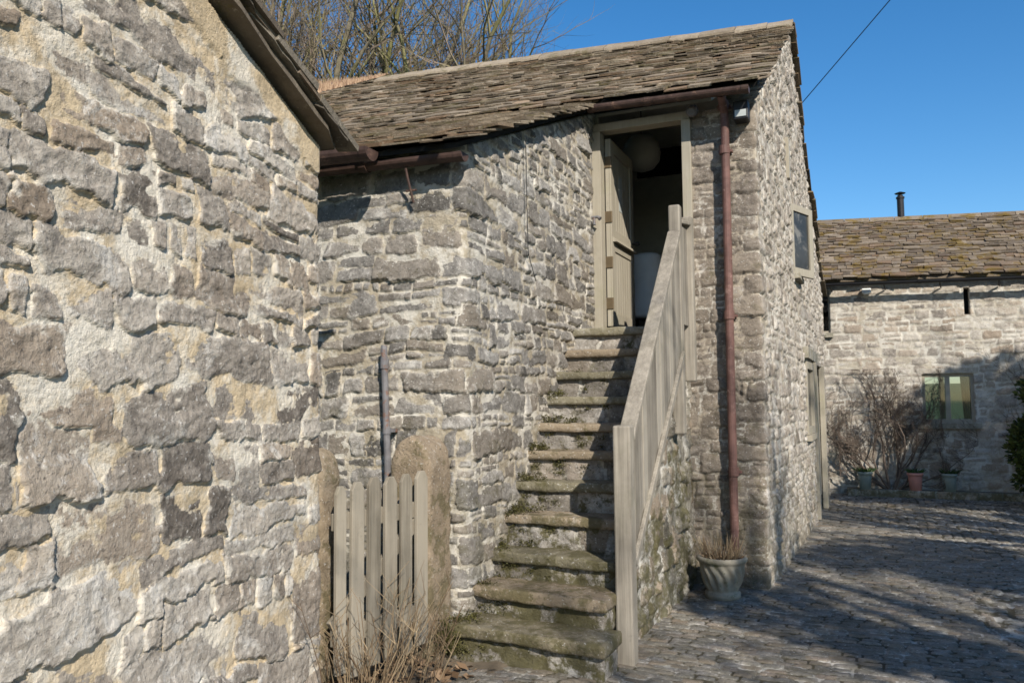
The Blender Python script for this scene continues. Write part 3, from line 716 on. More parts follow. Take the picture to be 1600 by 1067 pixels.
# gable windows and door
def framed(parent, name, y0, y1, z0, z1, bar=0.06, xo=-0.05, mid=None):
    """fixed frame in the gable plane, glass behind"""
    f = MB(); P = lambda y, z, o: (Xd(y) + xo + o, y, z)
    def bar_(a, b, c, d):
        f.hexa([P(a, c, -.05), P(a, c, .03), P(b, c, .03), P(b, c, -.05), P(a, d, -.05), P(a, d, .03), P(b, d, .03), P(b, d, -.05)])
    bar_(y0, y0 + bar, z0, z1); bar_(y1 - bar, y1, z0, z1); bar_(y0 + bar, y1 - bar, z0, z0 + bar); bar_(y0 + bar, y1 - bar, z1 - bar, z1)
    if mid: bar_(mid - bar / 2, mid + bar / 2, z0 + bar, z1 - bar)
    w = f.build(name, MS['paint'], parent, bevel=.003)
    g = MB(); g.hexa([P(y0 + bar, z0 + bar, -.02), P(y0 + bar, z0 + bar, -.01), P(y1 - bar, z0 + bar, -.01), P(y1 - bar, z0 + bar, -.02), P(y0 + bar, z1 - bar, -.02), P(y0 + bar, z1 - bar, -.01), P(y1 - bar, z1 - bar, -.01), P(y1 - bar, z1 - bar, -.02)])
    o = g.build('pane', MS['glass'], w); o.location = -wloc(w); return w
w1 = framed(barn, 'window', 9.5, 9.97, 2.92, 3.64, .04)
cm = MB(); A = Vector((-0.785, 9.42, 0)); Bv = Vector((-0.59, 9.93, 0)); dv = (Bv - A).normalized(); nv_ = Vector((dv.y, -dv.x, 0))
def cbar(mb, a, b, c, d, t=0.022):
    p = lambda s, z, o: A + dv * s + nv_ * o + Vector((0, 0, z))
    mb.hexa([p(a, c, -t), p(a, c, t), p(b, c, t), p(b, c, -t), p(a, d, -t), p(a, d, t), p(b, d, t), p(b, d, -t)])
W_ = (Bv - A).length
cbar(cm, 0, .075, 2.88, 3.67); cbar(cm, W_ - .085, W_, 2.88, 3.67); cbar(cm, .075, W_ - .085, 2.88, 2.965); cbar(cm, .075, W_ - .085, 3.595, 3.67)
o = cm.build('casement', MS['paint'], w1, bevel=.003); o.location = -wloc(w1)
cm = MB(); cbar(cm, .075, W_ - .085, 2.965, 3.595, .004); o = cm.build('pane', MS['dim_glass'], w1); o.location = -wloc(w1)
m = MB(); m.box(Xd(9.7) - .04, Xd(9.7) + .07, 9.46, 10.02, 2.84, 2.892); o = m.build('sill', MS['kerb'], w1); o.location = -wloc(w1)
w2 = framed(barn, 'window', 10.3, 11.2, 1.1, 1.97, .09, .0)
m = MB(); m.box(Xd(10.7) - .04, Xd(10.7) + .06, 10.25, 11.25, 1.03, 1.095); o = m.build('sill', MS['paint'], w2); o.location = -wloc(w2)
m = MB(); m.box(Xd(11) - .05, Xd(11) + .045, 10.15, 12.7, 2.0, 2.13); m.build('stone_lintel', MS['kerb'], barn)
m = MB(); m.box(Xd(9.05) - .02, Xd(9.05) + .05, 9.0, 9.12, 3.84, 4.28); m.build('slit_frame', MS['paint'], barn, bevel=.004)
m = MB(); m.box(Xd(12) - .1, Xd(12) - .03, 11.42, 12.48, 0.05, 1.96); 
for k in range(3): m.box(Xd(12) - .029, Xd(12) - .018, 11.45 + k * .35, 11.45 + k * .35 + .3, 0.2, 1.85)
gd = m.build('door', MS['paint'], barn, bevel=.003)
for a, b in ((11.24, 11.44), (12.46, 12.6)):
    m = MB(); m.box(Xd(a) - .02, Xd(a) + .05, a, b, 0.0, 1.99); m.build('door_jamb', MS['paint'], barn, bevel=.004)

# fittings fixed to the barn
lp = thing('wall_lamp', 'small round dark bulkhead lamp under the eaves right of the raised doorway', 'lamp', (-1.32, 6.95, 3.95))
m = MB(); m.tube([(0, 0, 0), (0, -.05, 0)], .022, 10); m.build('bracket', MS['black'], lp, local=True)
m = MB(); m.tube([(0, -.05, .015), (0, -.06, .01), (0, -.1, -.01), (0, -.12, -.02)], [.035, .05, .048, .03], 14); m.build('housing', MS['grey_pipe'], lp, local=True)
fl = thing('floodlight', 'black box floodlight under the eaves beside the barn corner', 'lamp', (-0.915, 6.95, 3.88))
m = MB(); m.box(-.06, .06, -.14, 0.0, -.075, .08); m.build('housing', MS['black'], fl, local=True, bevel=.01)
m = MB(); m.box(-.045, .045, -.146, -.141, -.055, .0); m.build('lens', plain_mat('lamp lens', (.45, .47, .45), .2, bump=0), fl, local=True)
hk = thing('door_hook', 'small grey iron holdback on the stone beside the raised door frame', 'hook', (-2.21, 6.84, 3.12))
m = MB(); m.tube([(0, 0, 0), (.05, 0, 0), (.075, -.005, -.02)], [.012, .013, .02], 8); m.tube([(.02, 0, 0), (.022, -.005, -.07)], [.01, .014], 8); m.build('pin', MS['grey_pipe'], hk, local=True)

# inside the doorway
ls = thing('lampshade', 'white globe lampshade hanging in the dark doorway', 'lampshade', (-2.13, 8.3, 4.09))
m = MB(); m.lathe([(.06, .185), (.12, .165), (.175, .1), (.2, 0), (.185, -.09), (.13, -.16), (.05, -.19)], (0, 0, 0), 28); m.build('shade', plain_mat('paper shade', (.42, .41, .38), .9, .1, 6), ls, local=True, smooth=True)
m = MB(); m.tube([(0, 0, .18), (0, 0, .64)], .006, 6); m.build('flex', MS['black'], ls, local=True)
ch = thing('covered_chair', 'chair under a pale cloth cover inside the raised doorway', 'chair', (-2.12, 8.3, 2.097))
m = MB(); m.lathe([(.10, .93), (.14, .9), (.16, .8), (.18, .55), (.22, .3), (.215, .26)], (0, 0, 0), 30, lambda i, a, z: (.012 * math.sin(a * 9) if i > 2 else 0) + .03 * math.cos(2 * a)); m.build('cover', MS['cloth'], ch, local=True, smooth=True)
for sx in (-1, 1):
    for sy in (-1, 1):
        m = MB(); m.tube([(sx * .12, sy * .12, .3), (sx * .15, sy * .15, 0)], [.02, .014], 8); m.build('leg', MS['black'], ch, local=True)
rl = thing('metal_rail', 'thin pale metal rail standing behind the covered chair', 'rail', (-1.95, 9.0, 2.097))
m = MB(); m.tube([(-.25, 0, 1.0), (.35, 0, 1.0)], .009, 6); m.build('top_bar', MS['white'], rl, local=True)
for x in (-.2, .0, .2):
    m = MB(); m.tube([(x, 0, 0), (x, 0, 1.0)], .008, 6); m.build('upright', MS['white'], rl, local=True)

# ================================================================== rough blocks
def rough_block(x0, x1, y0, y1, z0, z1, res, amp, seed, rnd_=0.02, top=None, fr=5.0, tint=None):
    """a subdivided box with softened, worn edges as numpy mesh"""
    n = [max(2, int(round((b - a) / res))) for a, b in ((x0, x1), (y0, y1), (z0, z1))]
    idx = {}; V = []; F = []
    def vid(i, j, k):
        key = (i, j, k)
        if key not in idx: idx[key] = len(V); V.append((i / n[0], j / n[1], k / n[2]))
        return idx[key]
    for i in range(n[0]):
        for j in range(n[1]):
            F.append((vid(i, j, 0), vid(i, j + 1, 0), vid(i + 1, j + 1, 0), vid(i + 1, j, 0))); F.append((vid(i, j, n[2]), vid(i + 1, j, n[2]), vid(i + 1, j + 1, n[2]), vid(i, j + 1, n[2])))
    for i in range(n[0]):
        for k in range(n[2]):
            F.append((vid(i, 0, k), vid(i + 1, 0, k), vid(i + 1, 0, k + 1), vid(i, 0, k + 1))); F.append((vid(i, n[1], k), vid(i, n[1], k + 1), vid(i + 1, n[1], k + 1), vid(i + 1, n[1], k)))
    for j in range(n[1]):
        for k in range(n[2]):
            F.append((vid(0, j, k), vid(0, j, k + 1), vid(0, j + 1, k + 1), vid(0, j + 1, k))); F.append((vid(n[0], j, k), vid(n[0], j + 1, k), vid(n[0], j + 1, k + 1), vid(n[0], j, k + 1)))
    V = np.array(V); lo = np.array((x0, y0, z0)); sz = np.array((x1 - x0, y1 - y0, z1 - z0))
    P = lo + V * sz; c = lo + sz / 2; h = sz / 2
    r = np.minimum(rnd_, h.min() * 0.9)
    q = P - c; inner = np.clip(q, -(h - r), h - r); e = q - inner; l = np.linalg.norm(e, axis=1); l[l < 1e-9] = 1
    P = c + inner + e / l[:, None] * np.minimum(l, r)[:, None]
    N = (P - c) / h; N = np.sign(N) * np.abs(N) ** 6; N /= np.maximum(np.linalg.norm(N, axis=1), 1e-6)[:, None]
    d = amp * 2 * fbm(P[:, 0] * fr + P[:, 2] * 1.7 * fr, P[:, 1] * fr + P[:, 2] * 2.3 * fr, seed, 5, 0.6)
    P = P + N * d[:, None]
    if top: P = top(P)
    T = np.tile(np.array(tint or (1, _hash(np.array([seed]), np.array([3]), 5)[0] * .5 + .25, _hash(np.array([seed]), np.array([7]), 5)[0])), (len(P), 1))
    return P, np.array(F), T

def block(name, mat, parent, *a, **k):
    P, F, T = rough_block(*a, **k)
    o = link(name, np_mesh(name, P, F, T), mat, parent)
    return o

# ================================================================== STAIRS
st = thing('stone_staircase', 'steep outside stone staircase with mossy worn treads rising to the raised doorway', 'stairs', (-1.9, 4.3, 0))
ZB = [0.185, 0.352, 0.515, 0.72, 0.915, 1.11, 1.295, 1.485, 1.675, 1.855, 2.035]
YF = [4.26, 4.51, 4.765, 4.97, 5.16, 5.38, 5.585, 5.76, 5.965, 6.17, 6.355]
XR = [-1.335, -1.395, -1.42, -1.43, -1.425, -1.43, -1.425, -1.43, -1.425, -1.43, -1.425]
for k in range(11):
    th = (0.07, 0.07, 0.068, 0.066, 0.062, 0.06, .06, .06, .06, .06, .065)[k]
    yb = (YF[k + 1] + 0.09) if k < 10 else 6.99
    sk = (0.05, 0.05, 0.03, 0.03, 0.02, 0.01, 0.01, 0, 0, 0, 0)[k]
    tw = lambda P, sk=sk, k=k: np.stack([P[:, 0], P[:, 1] - sk * (P[:, 0] + 2.3), P[:, 2] - 0.018 * (P[:, 0] + 2.3) * (k < 3)], -1)
    xl = -2.27 if k else -2.25
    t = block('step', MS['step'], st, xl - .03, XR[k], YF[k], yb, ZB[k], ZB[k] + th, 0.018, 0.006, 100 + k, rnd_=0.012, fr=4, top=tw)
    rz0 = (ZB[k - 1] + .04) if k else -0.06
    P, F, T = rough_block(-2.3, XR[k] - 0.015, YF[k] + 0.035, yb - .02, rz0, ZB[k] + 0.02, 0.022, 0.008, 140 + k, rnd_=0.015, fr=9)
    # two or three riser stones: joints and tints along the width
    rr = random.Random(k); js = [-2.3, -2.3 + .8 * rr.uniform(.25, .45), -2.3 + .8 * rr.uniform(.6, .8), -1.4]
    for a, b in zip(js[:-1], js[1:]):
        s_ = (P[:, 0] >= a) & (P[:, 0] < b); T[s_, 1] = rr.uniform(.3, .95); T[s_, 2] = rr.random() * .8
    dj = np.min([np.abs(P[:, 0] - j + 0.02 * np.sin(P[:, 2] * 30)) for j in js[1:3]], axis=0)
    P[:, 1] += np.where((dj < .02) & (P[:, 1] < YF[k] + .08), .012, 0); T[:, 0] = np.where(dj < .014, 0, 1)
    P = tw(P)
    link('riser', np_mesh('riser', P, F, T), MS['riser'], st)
# rough rendered flank below the railing
fF, LF = path_fn([(-2.0, 4.36), (-1.425, 4.36), (-1.425, 6.97)], 0.05)
def stairline(y): return np.interp(y, [4.2] + [v for v in YF] + [7.2], [0.1] + [z + .0 for z in ZB] + [2.04])
def maskF(u, v):
    x, y, _, _ = fF(u); return (v < stairline(y + .02) - 0.03) & (y > 4.78)
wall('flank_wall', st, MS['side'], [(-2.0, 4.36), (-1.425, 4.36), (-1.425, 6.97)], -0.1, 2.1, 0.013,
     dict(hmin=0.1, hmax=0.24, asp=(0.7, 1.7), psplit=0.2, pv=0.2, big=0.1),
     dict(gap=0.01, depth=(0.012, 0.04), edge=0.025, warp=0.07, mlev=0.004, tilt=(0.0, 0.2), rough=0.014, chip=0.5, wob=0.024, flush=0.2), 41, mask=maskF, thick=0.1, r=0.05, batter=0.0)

# ================================================================== RAILING
ra = thing('stair_railing', 'weathered taupe boarded wooden railing down the open side of the stone stair', 'railing', (-1.35, 4.71, 0))
def wpost(x, y, z0, z1, w=0.098, name='post'):
    m = MB(); h = w / 2
    m.hexa([(x - h, y - h, z0), (x + h, y - h, z0), (x + h, y + h, z0), (x - h, y + h, z0), (x - h, y - h, z1), (x + h, y - h, z1), (x + h, y + h, z1), (x - h, y + h, z1)])
    return m.build(name, MS['wood'], ra, bevel=.012)
wpost(-1.352, 4.712, -0.03, 1.366, .104); wpost(-1.365, 6.31, 1.255, 3.02, .088); wpost(-1.335, 6.63, 1.66, 2.99, .085)
m = MB(); m.beam((-1.355, 4.78, 1.285), (-1.362, 6.26, 2.80), .1, .04); m.build('handrail', MS['wood'], ra, bevel=.008)
zlow = lambda y: 0.50 + (y - 4.72) * 0.873; zhi = lambda y: 1.20 + (y - 4.78) * 1.024
nb = 15; q = random.Random(4); wb = (6.265 - 4.765) / nb
for k in range(nb):
    ya = 4.765 + k * wb; yb = ya + wb - 0.005; x = -1.348 + q.uniform(-.003, .003); m = MB(); m.cur = (.5, q.random(), .5)
    zc = lambda y: max(zlow(y), 0.45)
    m.hexa([(x, ya, zc(ya)), (x + .02, ya, zc(ya)), (x + .02, yb, zc(yb)), (x, yb, zc(yb)), (x, ya, zhi(ya)), (x + .02, ya, zhi(ya)), (x + .02, yb, zhi(yb)), (x, yb, zhi(yb))])
    m.build('board', MS['wood'], ra, bevel=.002)
m = MB(); m.beam((-1.314, 4.77, zlow(4.77) + .02), (-1.314, 6.26, zlow(6.26) + .02), .026, .05); m.build('bottom_rail', MS['wood'], ra, bevel=.004)
m = MB(); m.beam((-1.366, 4.77, zhi(4.77) - .05), (-1.366, 6.26, zhi(6.26) - .05), .028, .06); m.build('top_rail', MS['wood'], ra, bevel=.004)
for k in range(2):
    ya = 6.358 + k * .115; m = MB(); m.cur = (.5, q.random(), .5); m.box(-1.352, -1.334, ya, ya + .11, 2.1, 2.88); m.build('board', MS['wood'], ra, bevel=.002)
m = MB(); m.beam((-1.358, 6.355, 2.9), (-1.34, 6.6, 2.93), .085, .03); m.build('cap_rail', MS['wood'], ra, bevel=.006)

# ================================================================== GATE
G0 = Vector((-2.463, 3.39, 0)); G1 = Vector((-2.325, 4.10, 0)); gd_ = (G1 - G0).normalized(); gn = Vector((gd_.y, -gd_.x, 0)); GW = (G1 - G0).length
ga = thing('wooden_gate', 'small weathered taupe picket gate between outbuilding corner and stone gatepost', 'gate', G0)
q = random.Random(2)
for k, (s, w, dt) in enumerate(((.03, .066, -.012), (.13, .086, 0), (.25, .086, .015), (.375, .09, .008), (.497, .086, 0.012), (.62, .092, .02))):
    m = MB(); z0 = 0.17 + q.uniform(-.02, .02); z1 = 1.07 + dt; sh = z1; pk = z1 + .04
    m.cur = (.5, q.random(), .5)
    pf = [(s, z0), (s + w, z0), (s + w, sh), (s + w * .72, pk), (s + w * .28, pk), (s, sh)]
    lean = q.uniform(-.004, .004)
    fr_ = [G0 + gd_ * (a + lean * b) + Vector((0, 0, b)) for a, b in pf]; n = len(fr_)
    off = gn * (.022 if k != 4 else .02)
    m.add([p + gn * .0 for p in fr_] + [p + off for p in fr_], [tuple(range(n))] + [tuple(range(2 * n - 1, n - 1, -1))] + [(i, i + n, (i + 1) % n + n, (i + 1) % n) for i in range(n)])
    m.build('picket', MS['gate'], ga, bevel=.003)
for z in (.36, .92):
    m = MB(); m.beam(G0 + gd_ * .04 - gn * .018 + Vector((0, 0, z)), G0 + gd_ * (GW - .01) - gn * .018 + Vector((0, 0, z)), .032, .085); m.build('rail', MS['gate'], ga, bevel=.003)
m = MB(); m.beam(G0 + gd_ * .03 - gn * .019 + Vector((0, 0, .41)), G0 + gd_ * (GW - .04) - gn * .019 + Vector((0, 0, .87)), .028, .07); m.build('brace', MS['gate'], ga, bevel=.003)
def arch_top(zs, xc, hw):
    def f(P):
        t = np.clip((P[:, 2] - zs) / (zmax_ - zs), 0, 1)
        P = P.copy(); sc = np.sqrt(np.clip(1 - t ** 2 * 0.985, 0, 1)); P[:, 0] = xc + (P[:, 0] - xc) * sc; return P
    return f
zmax_ = 1.31
gp = thing('gatepost', 'thick round topped brown gritstone gatepost at the foot of the stair', 'gatepost', (-2.46, 4.26, 0))
block('shaft', MS['post'], gp, -2.59, -2.318, 4.125, 4.405, -0.05, 1.315, 0.024, 0.006, 301, rnd_=0.035, fr=5, top=arch_top(1.12, -2.454, .136))
zmax_ = 1.27
gq = thing('gatepost', 'darker mossy stone gatepost half hidden behind the outbuilding corner', 'gatepost', (-2.66, 3.55, 0))
block('shaft', MS['post'], gq, -2.76, -2.565, 3.45, 3.64, -0.05, 1.27, 0.024, 0.007, 302, rnd_=0.04, fr=5, top=arch_top(1.1, -2.66, .09))

# ================================================================== FARMHOUSE
fa = thing('stone_farmhouse', 'long low pale stone farmhouse across the far end of the yard', 'building', (0.5, 14.6, 0))
fx0 = -2.6
fholes = [(0.69, 1.43, 1.14, 1.91), (1.345, 1.43, 2.82, 3.24), (-0.76, -0.615, 2.62, 3.33)]
def maskH(u, v):
    k = v < 3.42 - 0.025 * (u + fx0 + .67)
    for a, b, c, d in fholes: k &= ~((u + fx0 > a) & (u + fx0 < b) & (v > c) & (v < d))
    return k
wall('front_wall', fa, MS['farm'], [(fx0, 14.6), (7.2, 14.6)], -0.1, 3.6, 0.02,
     dict(hmin=0.07, hmax=0.16, asp=(1.3, 3.0), psplit=0.12, pv=0.1, big=0.05),
     dict(gap=0.01, depth=(0.008, 0.024), edge=0.018, warp=0.025, mlev=0.005, tilt=(0.02, 0.15), rough=0.006, chip=0.4, wob=0.012), 51, mask=maskH, thick=0.22)
m = MB(); rs = random.Random(15)
PF = patch((-3.2, 14.40, 3.53), (7.4, 14.40, 3.24), (7.4, 17.2, 4.60), (-3.2, 17.2, 5.10))
PFb = patch((7.4, 20.0, 3.1), (-3.2, 20.0, 3.3), (-3.2, 17.2, 5.10), (7.4, 17.2, 4.60))
slates(m, PF, 10.6, 3.2, rs, 0.15, 0.09, (0.09, 0.28), (0.011, 0.028), 0.045)
m.build('roof', MS['slate_f'], fa)
m = MB()
for P in (PF, PFb):
    p = [P(0, 0.02), P(1, 0.02), P(1, 1), P(0, 1)]; m.hexa([v - Vector((0, 0, .05)) for v in p] + [v - Vector((0, 0, .004)) for v in p])
m.build('roof_deck', MS['slate_f'], fa)
m = MB(); x = -3.2
while x < 7.3:
    e = x + rs.uniform(.4, .55); m.cur = (.5, rs.uniform(.4, .9), rs.random() * .5); za = 5.16 - .0472 * (x + 3.2); zb = 5.16 - .0472 * (e + 3.2)
    m.hexa([(x, 17.03, za - .1), (e - .01, 17.03, zb - .1), (e - .01, 17.37, zb - .1), (x, 17.37, za - .1), (x, 17.17, za), (e - .01, 17.17, zb), (e - .01, 17.23, zb), (x, 17.23, za)]); x = e
m.build('ridge', MS['slate_f'], fa)
gutter('gutter', fa, (-3.0, 14.34, 3.46), (7.2, 14.34, 3.21), 0.05, MS['black'])
for k in range(12):
    x = -2.2 + k * .8; m = MB(); m.tube([(x, 14.34, 3.39 - .025 * (x + .67)), (x + .03, 14.56, 3.3 - .025 * (x + .67))], .012, 6); m.build('gutter_bracket', MS['black'], fa)
m = MB(); m.lathe([(.062, -.2), (.062, .32), (.075, .325), (.075, .36), (.05, .365), (.05, .39)], (0.6, 17.2, 5.0), 16); m.lathe([(.09, .42), (.1, .43), (.02, .46)], (0.6, 17.2, 5.0), 16); m.lathe([(.02, .38), (.02, .43)], (0.6, 17.2, 5.0), 8)
m.build('flue', MS['black'], fa)
# farmhouse windows
def hwin(x0, x1, z0, z1, bar, mull=True):
    m = MB(); yo, yi = 14.63, 14.7
    m.box(x0, x0 + bar, yo, yi, z0, z1); m.box(x1 - bar, x1, yo, yi, z0, z1); m.box(x0 + bar, x1 - bar, yo, yi, z0, z0 + bar); m.box(x0 + bar, x1 - bar, yo, yi, z1 - bar, z1)
    w = m.build('window', MS['paint'], fa, bevel=.004); xm = (x0 + x1) / 2
    if mull:
        m = MB(); m.box(xm - .035, xm + .035, yo - .004, yi - .004, z0 + bar, z1 - bar); o = m.build('mullion', MS['paint'], w); o.location = -wloc(w)
    for a, b in (((x0 + bar, xm - .035), (xm + .035, x1 - bar)) if mull else ((x0 + bar, x1 - bar),)):
        m = MB(); m.box(a, b, 14.665, 14.675, z0 + bar, z1 - bar); o = m.build('pane', MS['clear_glass'], w); o.location = -wloc(w)
    return w
w = hwin(0.69, 1.43, 1.14, 1.91, .055); m = MB(); m.box(0.62, 1.5, 14.52, 14.68, 1.05, 1.135); o = m.build('sill', MS['kerb'], w); o.location = -wloc(w)
m = MB(); m.box(0.63, 1.49, 14.585, 14.8, 1.915, 1.99); m.build('stone_lintel', MS['farm'], fa)
w = hwin(-0.76, -0.615, 2.62, 3.33, .03, False); m = MB(); m.box(-.8, -.58, 14.53, 14.68, 2.54, 2.612); o = m.build('sill', MS['kerb'], w); o.location = -wloc(w)
m = MB(); m.box(0.25, 0.3, 14.83, 19.35, -.05, 3.0); m.box(2.45, 2.5, 14.83, 19.35, -.05, 3.0); m.box(0.305, 2.445, 14.83, 19.35, 2.3, 2.35); m.box(0.305, 2.445, 14.83, 19.35, 0.0, 0.05); m.build('inner_wall', MS['dark'], fa)  # near-black surfaces: the room's dimness is put into their colour
m = MB(); m.box(-2.6, 0.8, 19.4, 19.7, -.1, 3.3); m.box(2.05, 7.2, 19.4, 19.7, -.1, 3.3); m.box(0.805, 2.045, 19.4, 19.7, -.1, 0.98); m.box(0.805, 2.045, 19.4, 19.7, 2.08, 3.3); m.build('rear_wall', MS['farm'], fa)
m = MB(); m.box(1.27, 1.35, 19.45, 19.52, .985, 2.075); m.box(0.81, 0.86, 19.45, 19.52, .985, 2.075); m.box(1.99, 2.04, 19.45, 19.52, .985, 2.075); m.box(.81, 2.04, 19.46, 19.51, .985, 1.03); m.box(.81, 2.04, 19.46, 19.51, 2.03, 2.075); m.build('rear_window', MS['paint'], fa)
for x in (-2.6, 6.9):
    m = MB(); m.box(x, x + .3, 14.84, 19.39, -.1, 3.2); m.build('end_wall', MS['farm'], fa)
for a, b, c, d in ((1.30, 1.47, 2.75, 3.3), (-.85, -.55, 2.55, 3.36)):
    m = MB(); m.box(a, b, 14.835, 14.86, c, d); m.build('window_dark_sheet', MS['dark'], fa)  # dark sheets behind the openings stand in for unlit rooms
m = MB(); n = 26; vs = []
for i in range(n):
    t = i / (n - 1); vs += [(1.285 + .14 * t + .0 * t, 14.80 + .012 * math.sin(t * 30), 1.17), (1.25 + .17 * t, 14.80 + .012 * math.sin(t * 30), 1.9)]
m.add(vs + [(x, y + .012, z) for x, y, z in vs], [(2 * i, 2 * i + 2, 2 * i + 3, 2 * i + 1) for i in range(n - 1)] + [(2 * n + 2 * i, 2 * n + 2 * i + 1, 2 * n + 2 * i + 3, 2 * n + 2 * i + 2) for i in range(n - 1)])
m.build('curtain', MS['dark'], fa)
al = thing('security_light', 'little white box light fixed high on the farmhouse wall', 'lamp', (-0.05, 14.56, 3.26))
m = MB(); m.box(-.07, .07, -.06, 0, -.03, .05); m.build('housing', MS['white'], al, local=True, bevel=.012)
m = MB(); m.box(-.05, .05, -.1, -.062, -.05, .0); m.build('lens', MS['white'], al, local=True, bevel=.012)
# raised bed
bk = thing('flower_bed', 'low stone edged flower bed along the foot of the farmhouse wall', 'flower bed', (0.8, 14.2, 0))
wall('kerb', bk, MS['kerb'], [(-0.42, 14.55), (-0.40, 14.2), (3.4, 14.2)], -0.08, 0.115, 0.017, dict(hmin=0.3, hmax=0.32, asp=(0.7, 1.1), psplit=0, pv=0, big=0),
     dict(gap=0.01, depth=(0.02, 0.04), edge=0.02, warp=0.01, tilt=(0, 0.1), rough=0.01, chip=0.5), 61, thick=0.14, r=0.03)
m = MB(); m.box(-0.36, 3.4, 14.22, 14.6, -.05, 0.09); m.build('soil', MS['soil'], bk)

# ================================================================== PLANTER and POTS
def leafy(mb, c, n, r, h, rs, w=0.012, up=0.8, l=(0.08, 0.2)):
    for _ in range(n):
        a = rs.uniform(0, 6.283); rr = r * math.sqrt(rs.random()); p = Vector((c[0] + rr * math.cos(a), c[1] + rr * math.sin(a), c[2]))
        d = Vector((math.cos(a) * rs.uniform(0, 1 - up * .5), math.sin(a) * rs.uniform(0, 1 - up * .5), up)).normalized(); ln = rs.uniform(*l) * h
        s = d.cross(Vector((rs.uniform(-1, 1), rs.uniform(-1, 1), .2))).normalized() * w
        mb.cur = (.5, rs.random(), .5); m_ = p + d * ln * .6; e = p + d * ln + Vector((math.cos(a), math.sin(a), -.3)) * ln * .25
        mb.add([p - s * .5, p + s * .5, m_ + s, e, m_ - s], [(0, 1, 2, 4), (4, 2, 3)])
pl = thing('planter', 'weathered round stone planter with swirled fluting at the barn corner', 'planter', (-1.13, 6.62, 0))
def swirl(i, a, z):
    return 0.012 * math.cos(14 * a + z * 34 + 0.8 * math.sin(z * 30)) * math.exp(-((z - .15) / .085) ** 4)
prof = [(.11, -.02), (.135, -.02), (.135, .025), (.12, .035)] + [(.118 + .052 * (t ** .8), .04 + .2 * t) for t in np.linspace(0, 1, 18)] + [(.175, .252), (.19, .262), (.193, .285), (.185, .297), (.168, .297), (.162, .27), (.155, .255), (.02, .25)]
m = MB(); m.lathe(prof, (0, 0, 0.01), 96, swirl); m.build('bowl', MS['pot'], pl, local=True, smooth=True)
m = MB(); m.lathe([(.02, .262), (.15, .266), (.157, .262), (.157, .255)], (0, 0, 0), 24); m.build('soil', MS['soil'], pl, local=True)
dp_ = thing('potted_plant', 'dry straw coloured dead plant standing in the swirled stone planter', 'plant', (-1.13, 6.62, .26))
m = MB(); q = random.Random(8)
for _ in range(130):
    a = q.uniform(0, 6.283); r0 = .13 * math.sqrt(q.random()); ln = q.uniform(.08, .24); d = Vector((math.cos(a) * q.uniform(0, .6), math.sin(a) * q.uniform(0, .6), 1)).normalized()
    p = Vector((r0 * math.cos(a), r0 * math.sin(a), 0)); m.cur = (.5, q.random(), .5)
    m.tube([p, p + d * ln * .5 + Vector((q.uniform(-.015, .015), q.uniform(-.015, .015), 0)), p + d * ln], [.003, .0025, .001], 3, False)
m.build('stems', MS['straw'], dp_, local=True)
m = MB(); leafy(m, (0, 0, 0), 150, .14, 1, q, .009, .6, (.03, .1)); m.build('leaves', MS['straw'], dp_, local=True)
for nm, x, z, mt, lab in (('flower_pot', -0.18, .10, 'pot_green', 'sage green glazed flower pot left of the climber trunk'), ('flower_pot', 0.535, .10, 'pot_pink', 'pink glazed flower pot right of the climber trunk'), ('flower_pot', 1.0, .10, 'pot_green', 'sage green glazed flower pot in shadow under the farmhouse window')):
    t = thing(nm, lab, 'flower pot', (x, 14.29, z), 'flower pots on the farmhouse bed')
    m = MB(); m.lathe([(.075, 0), (.082, 0), (.1, .2), (.103, .235), (.118, .24), (.12, .275), (.11, .28), (.104, .25), (.02, .245)], (0, 0, 0), 28); m.build('bowl', MS[mt], t, local=True, smooth=True)
    m = MB(); m.lathe([(.02, .25), (.104, .256), (.104, .25)], (0, 0, 0), 16); m.build('soil', MS['soil'], t, local=True)
    p = thing('potted_plant', lab.replace('glazed flower pot', 'pot').replace('sage', 'short leafy plant in the sage').replace('pink pot', 'short leafy plant in the pink pot'), 'plant', (x, 14.29, z + .25), 'plants in the farmhouse pots')
    m = MB(); leafy(m, (0, 0, 0), 70, .1, 1, q, .012, .75, (.05, .13)); m.build('leaves', MS['green'], p, local=True)

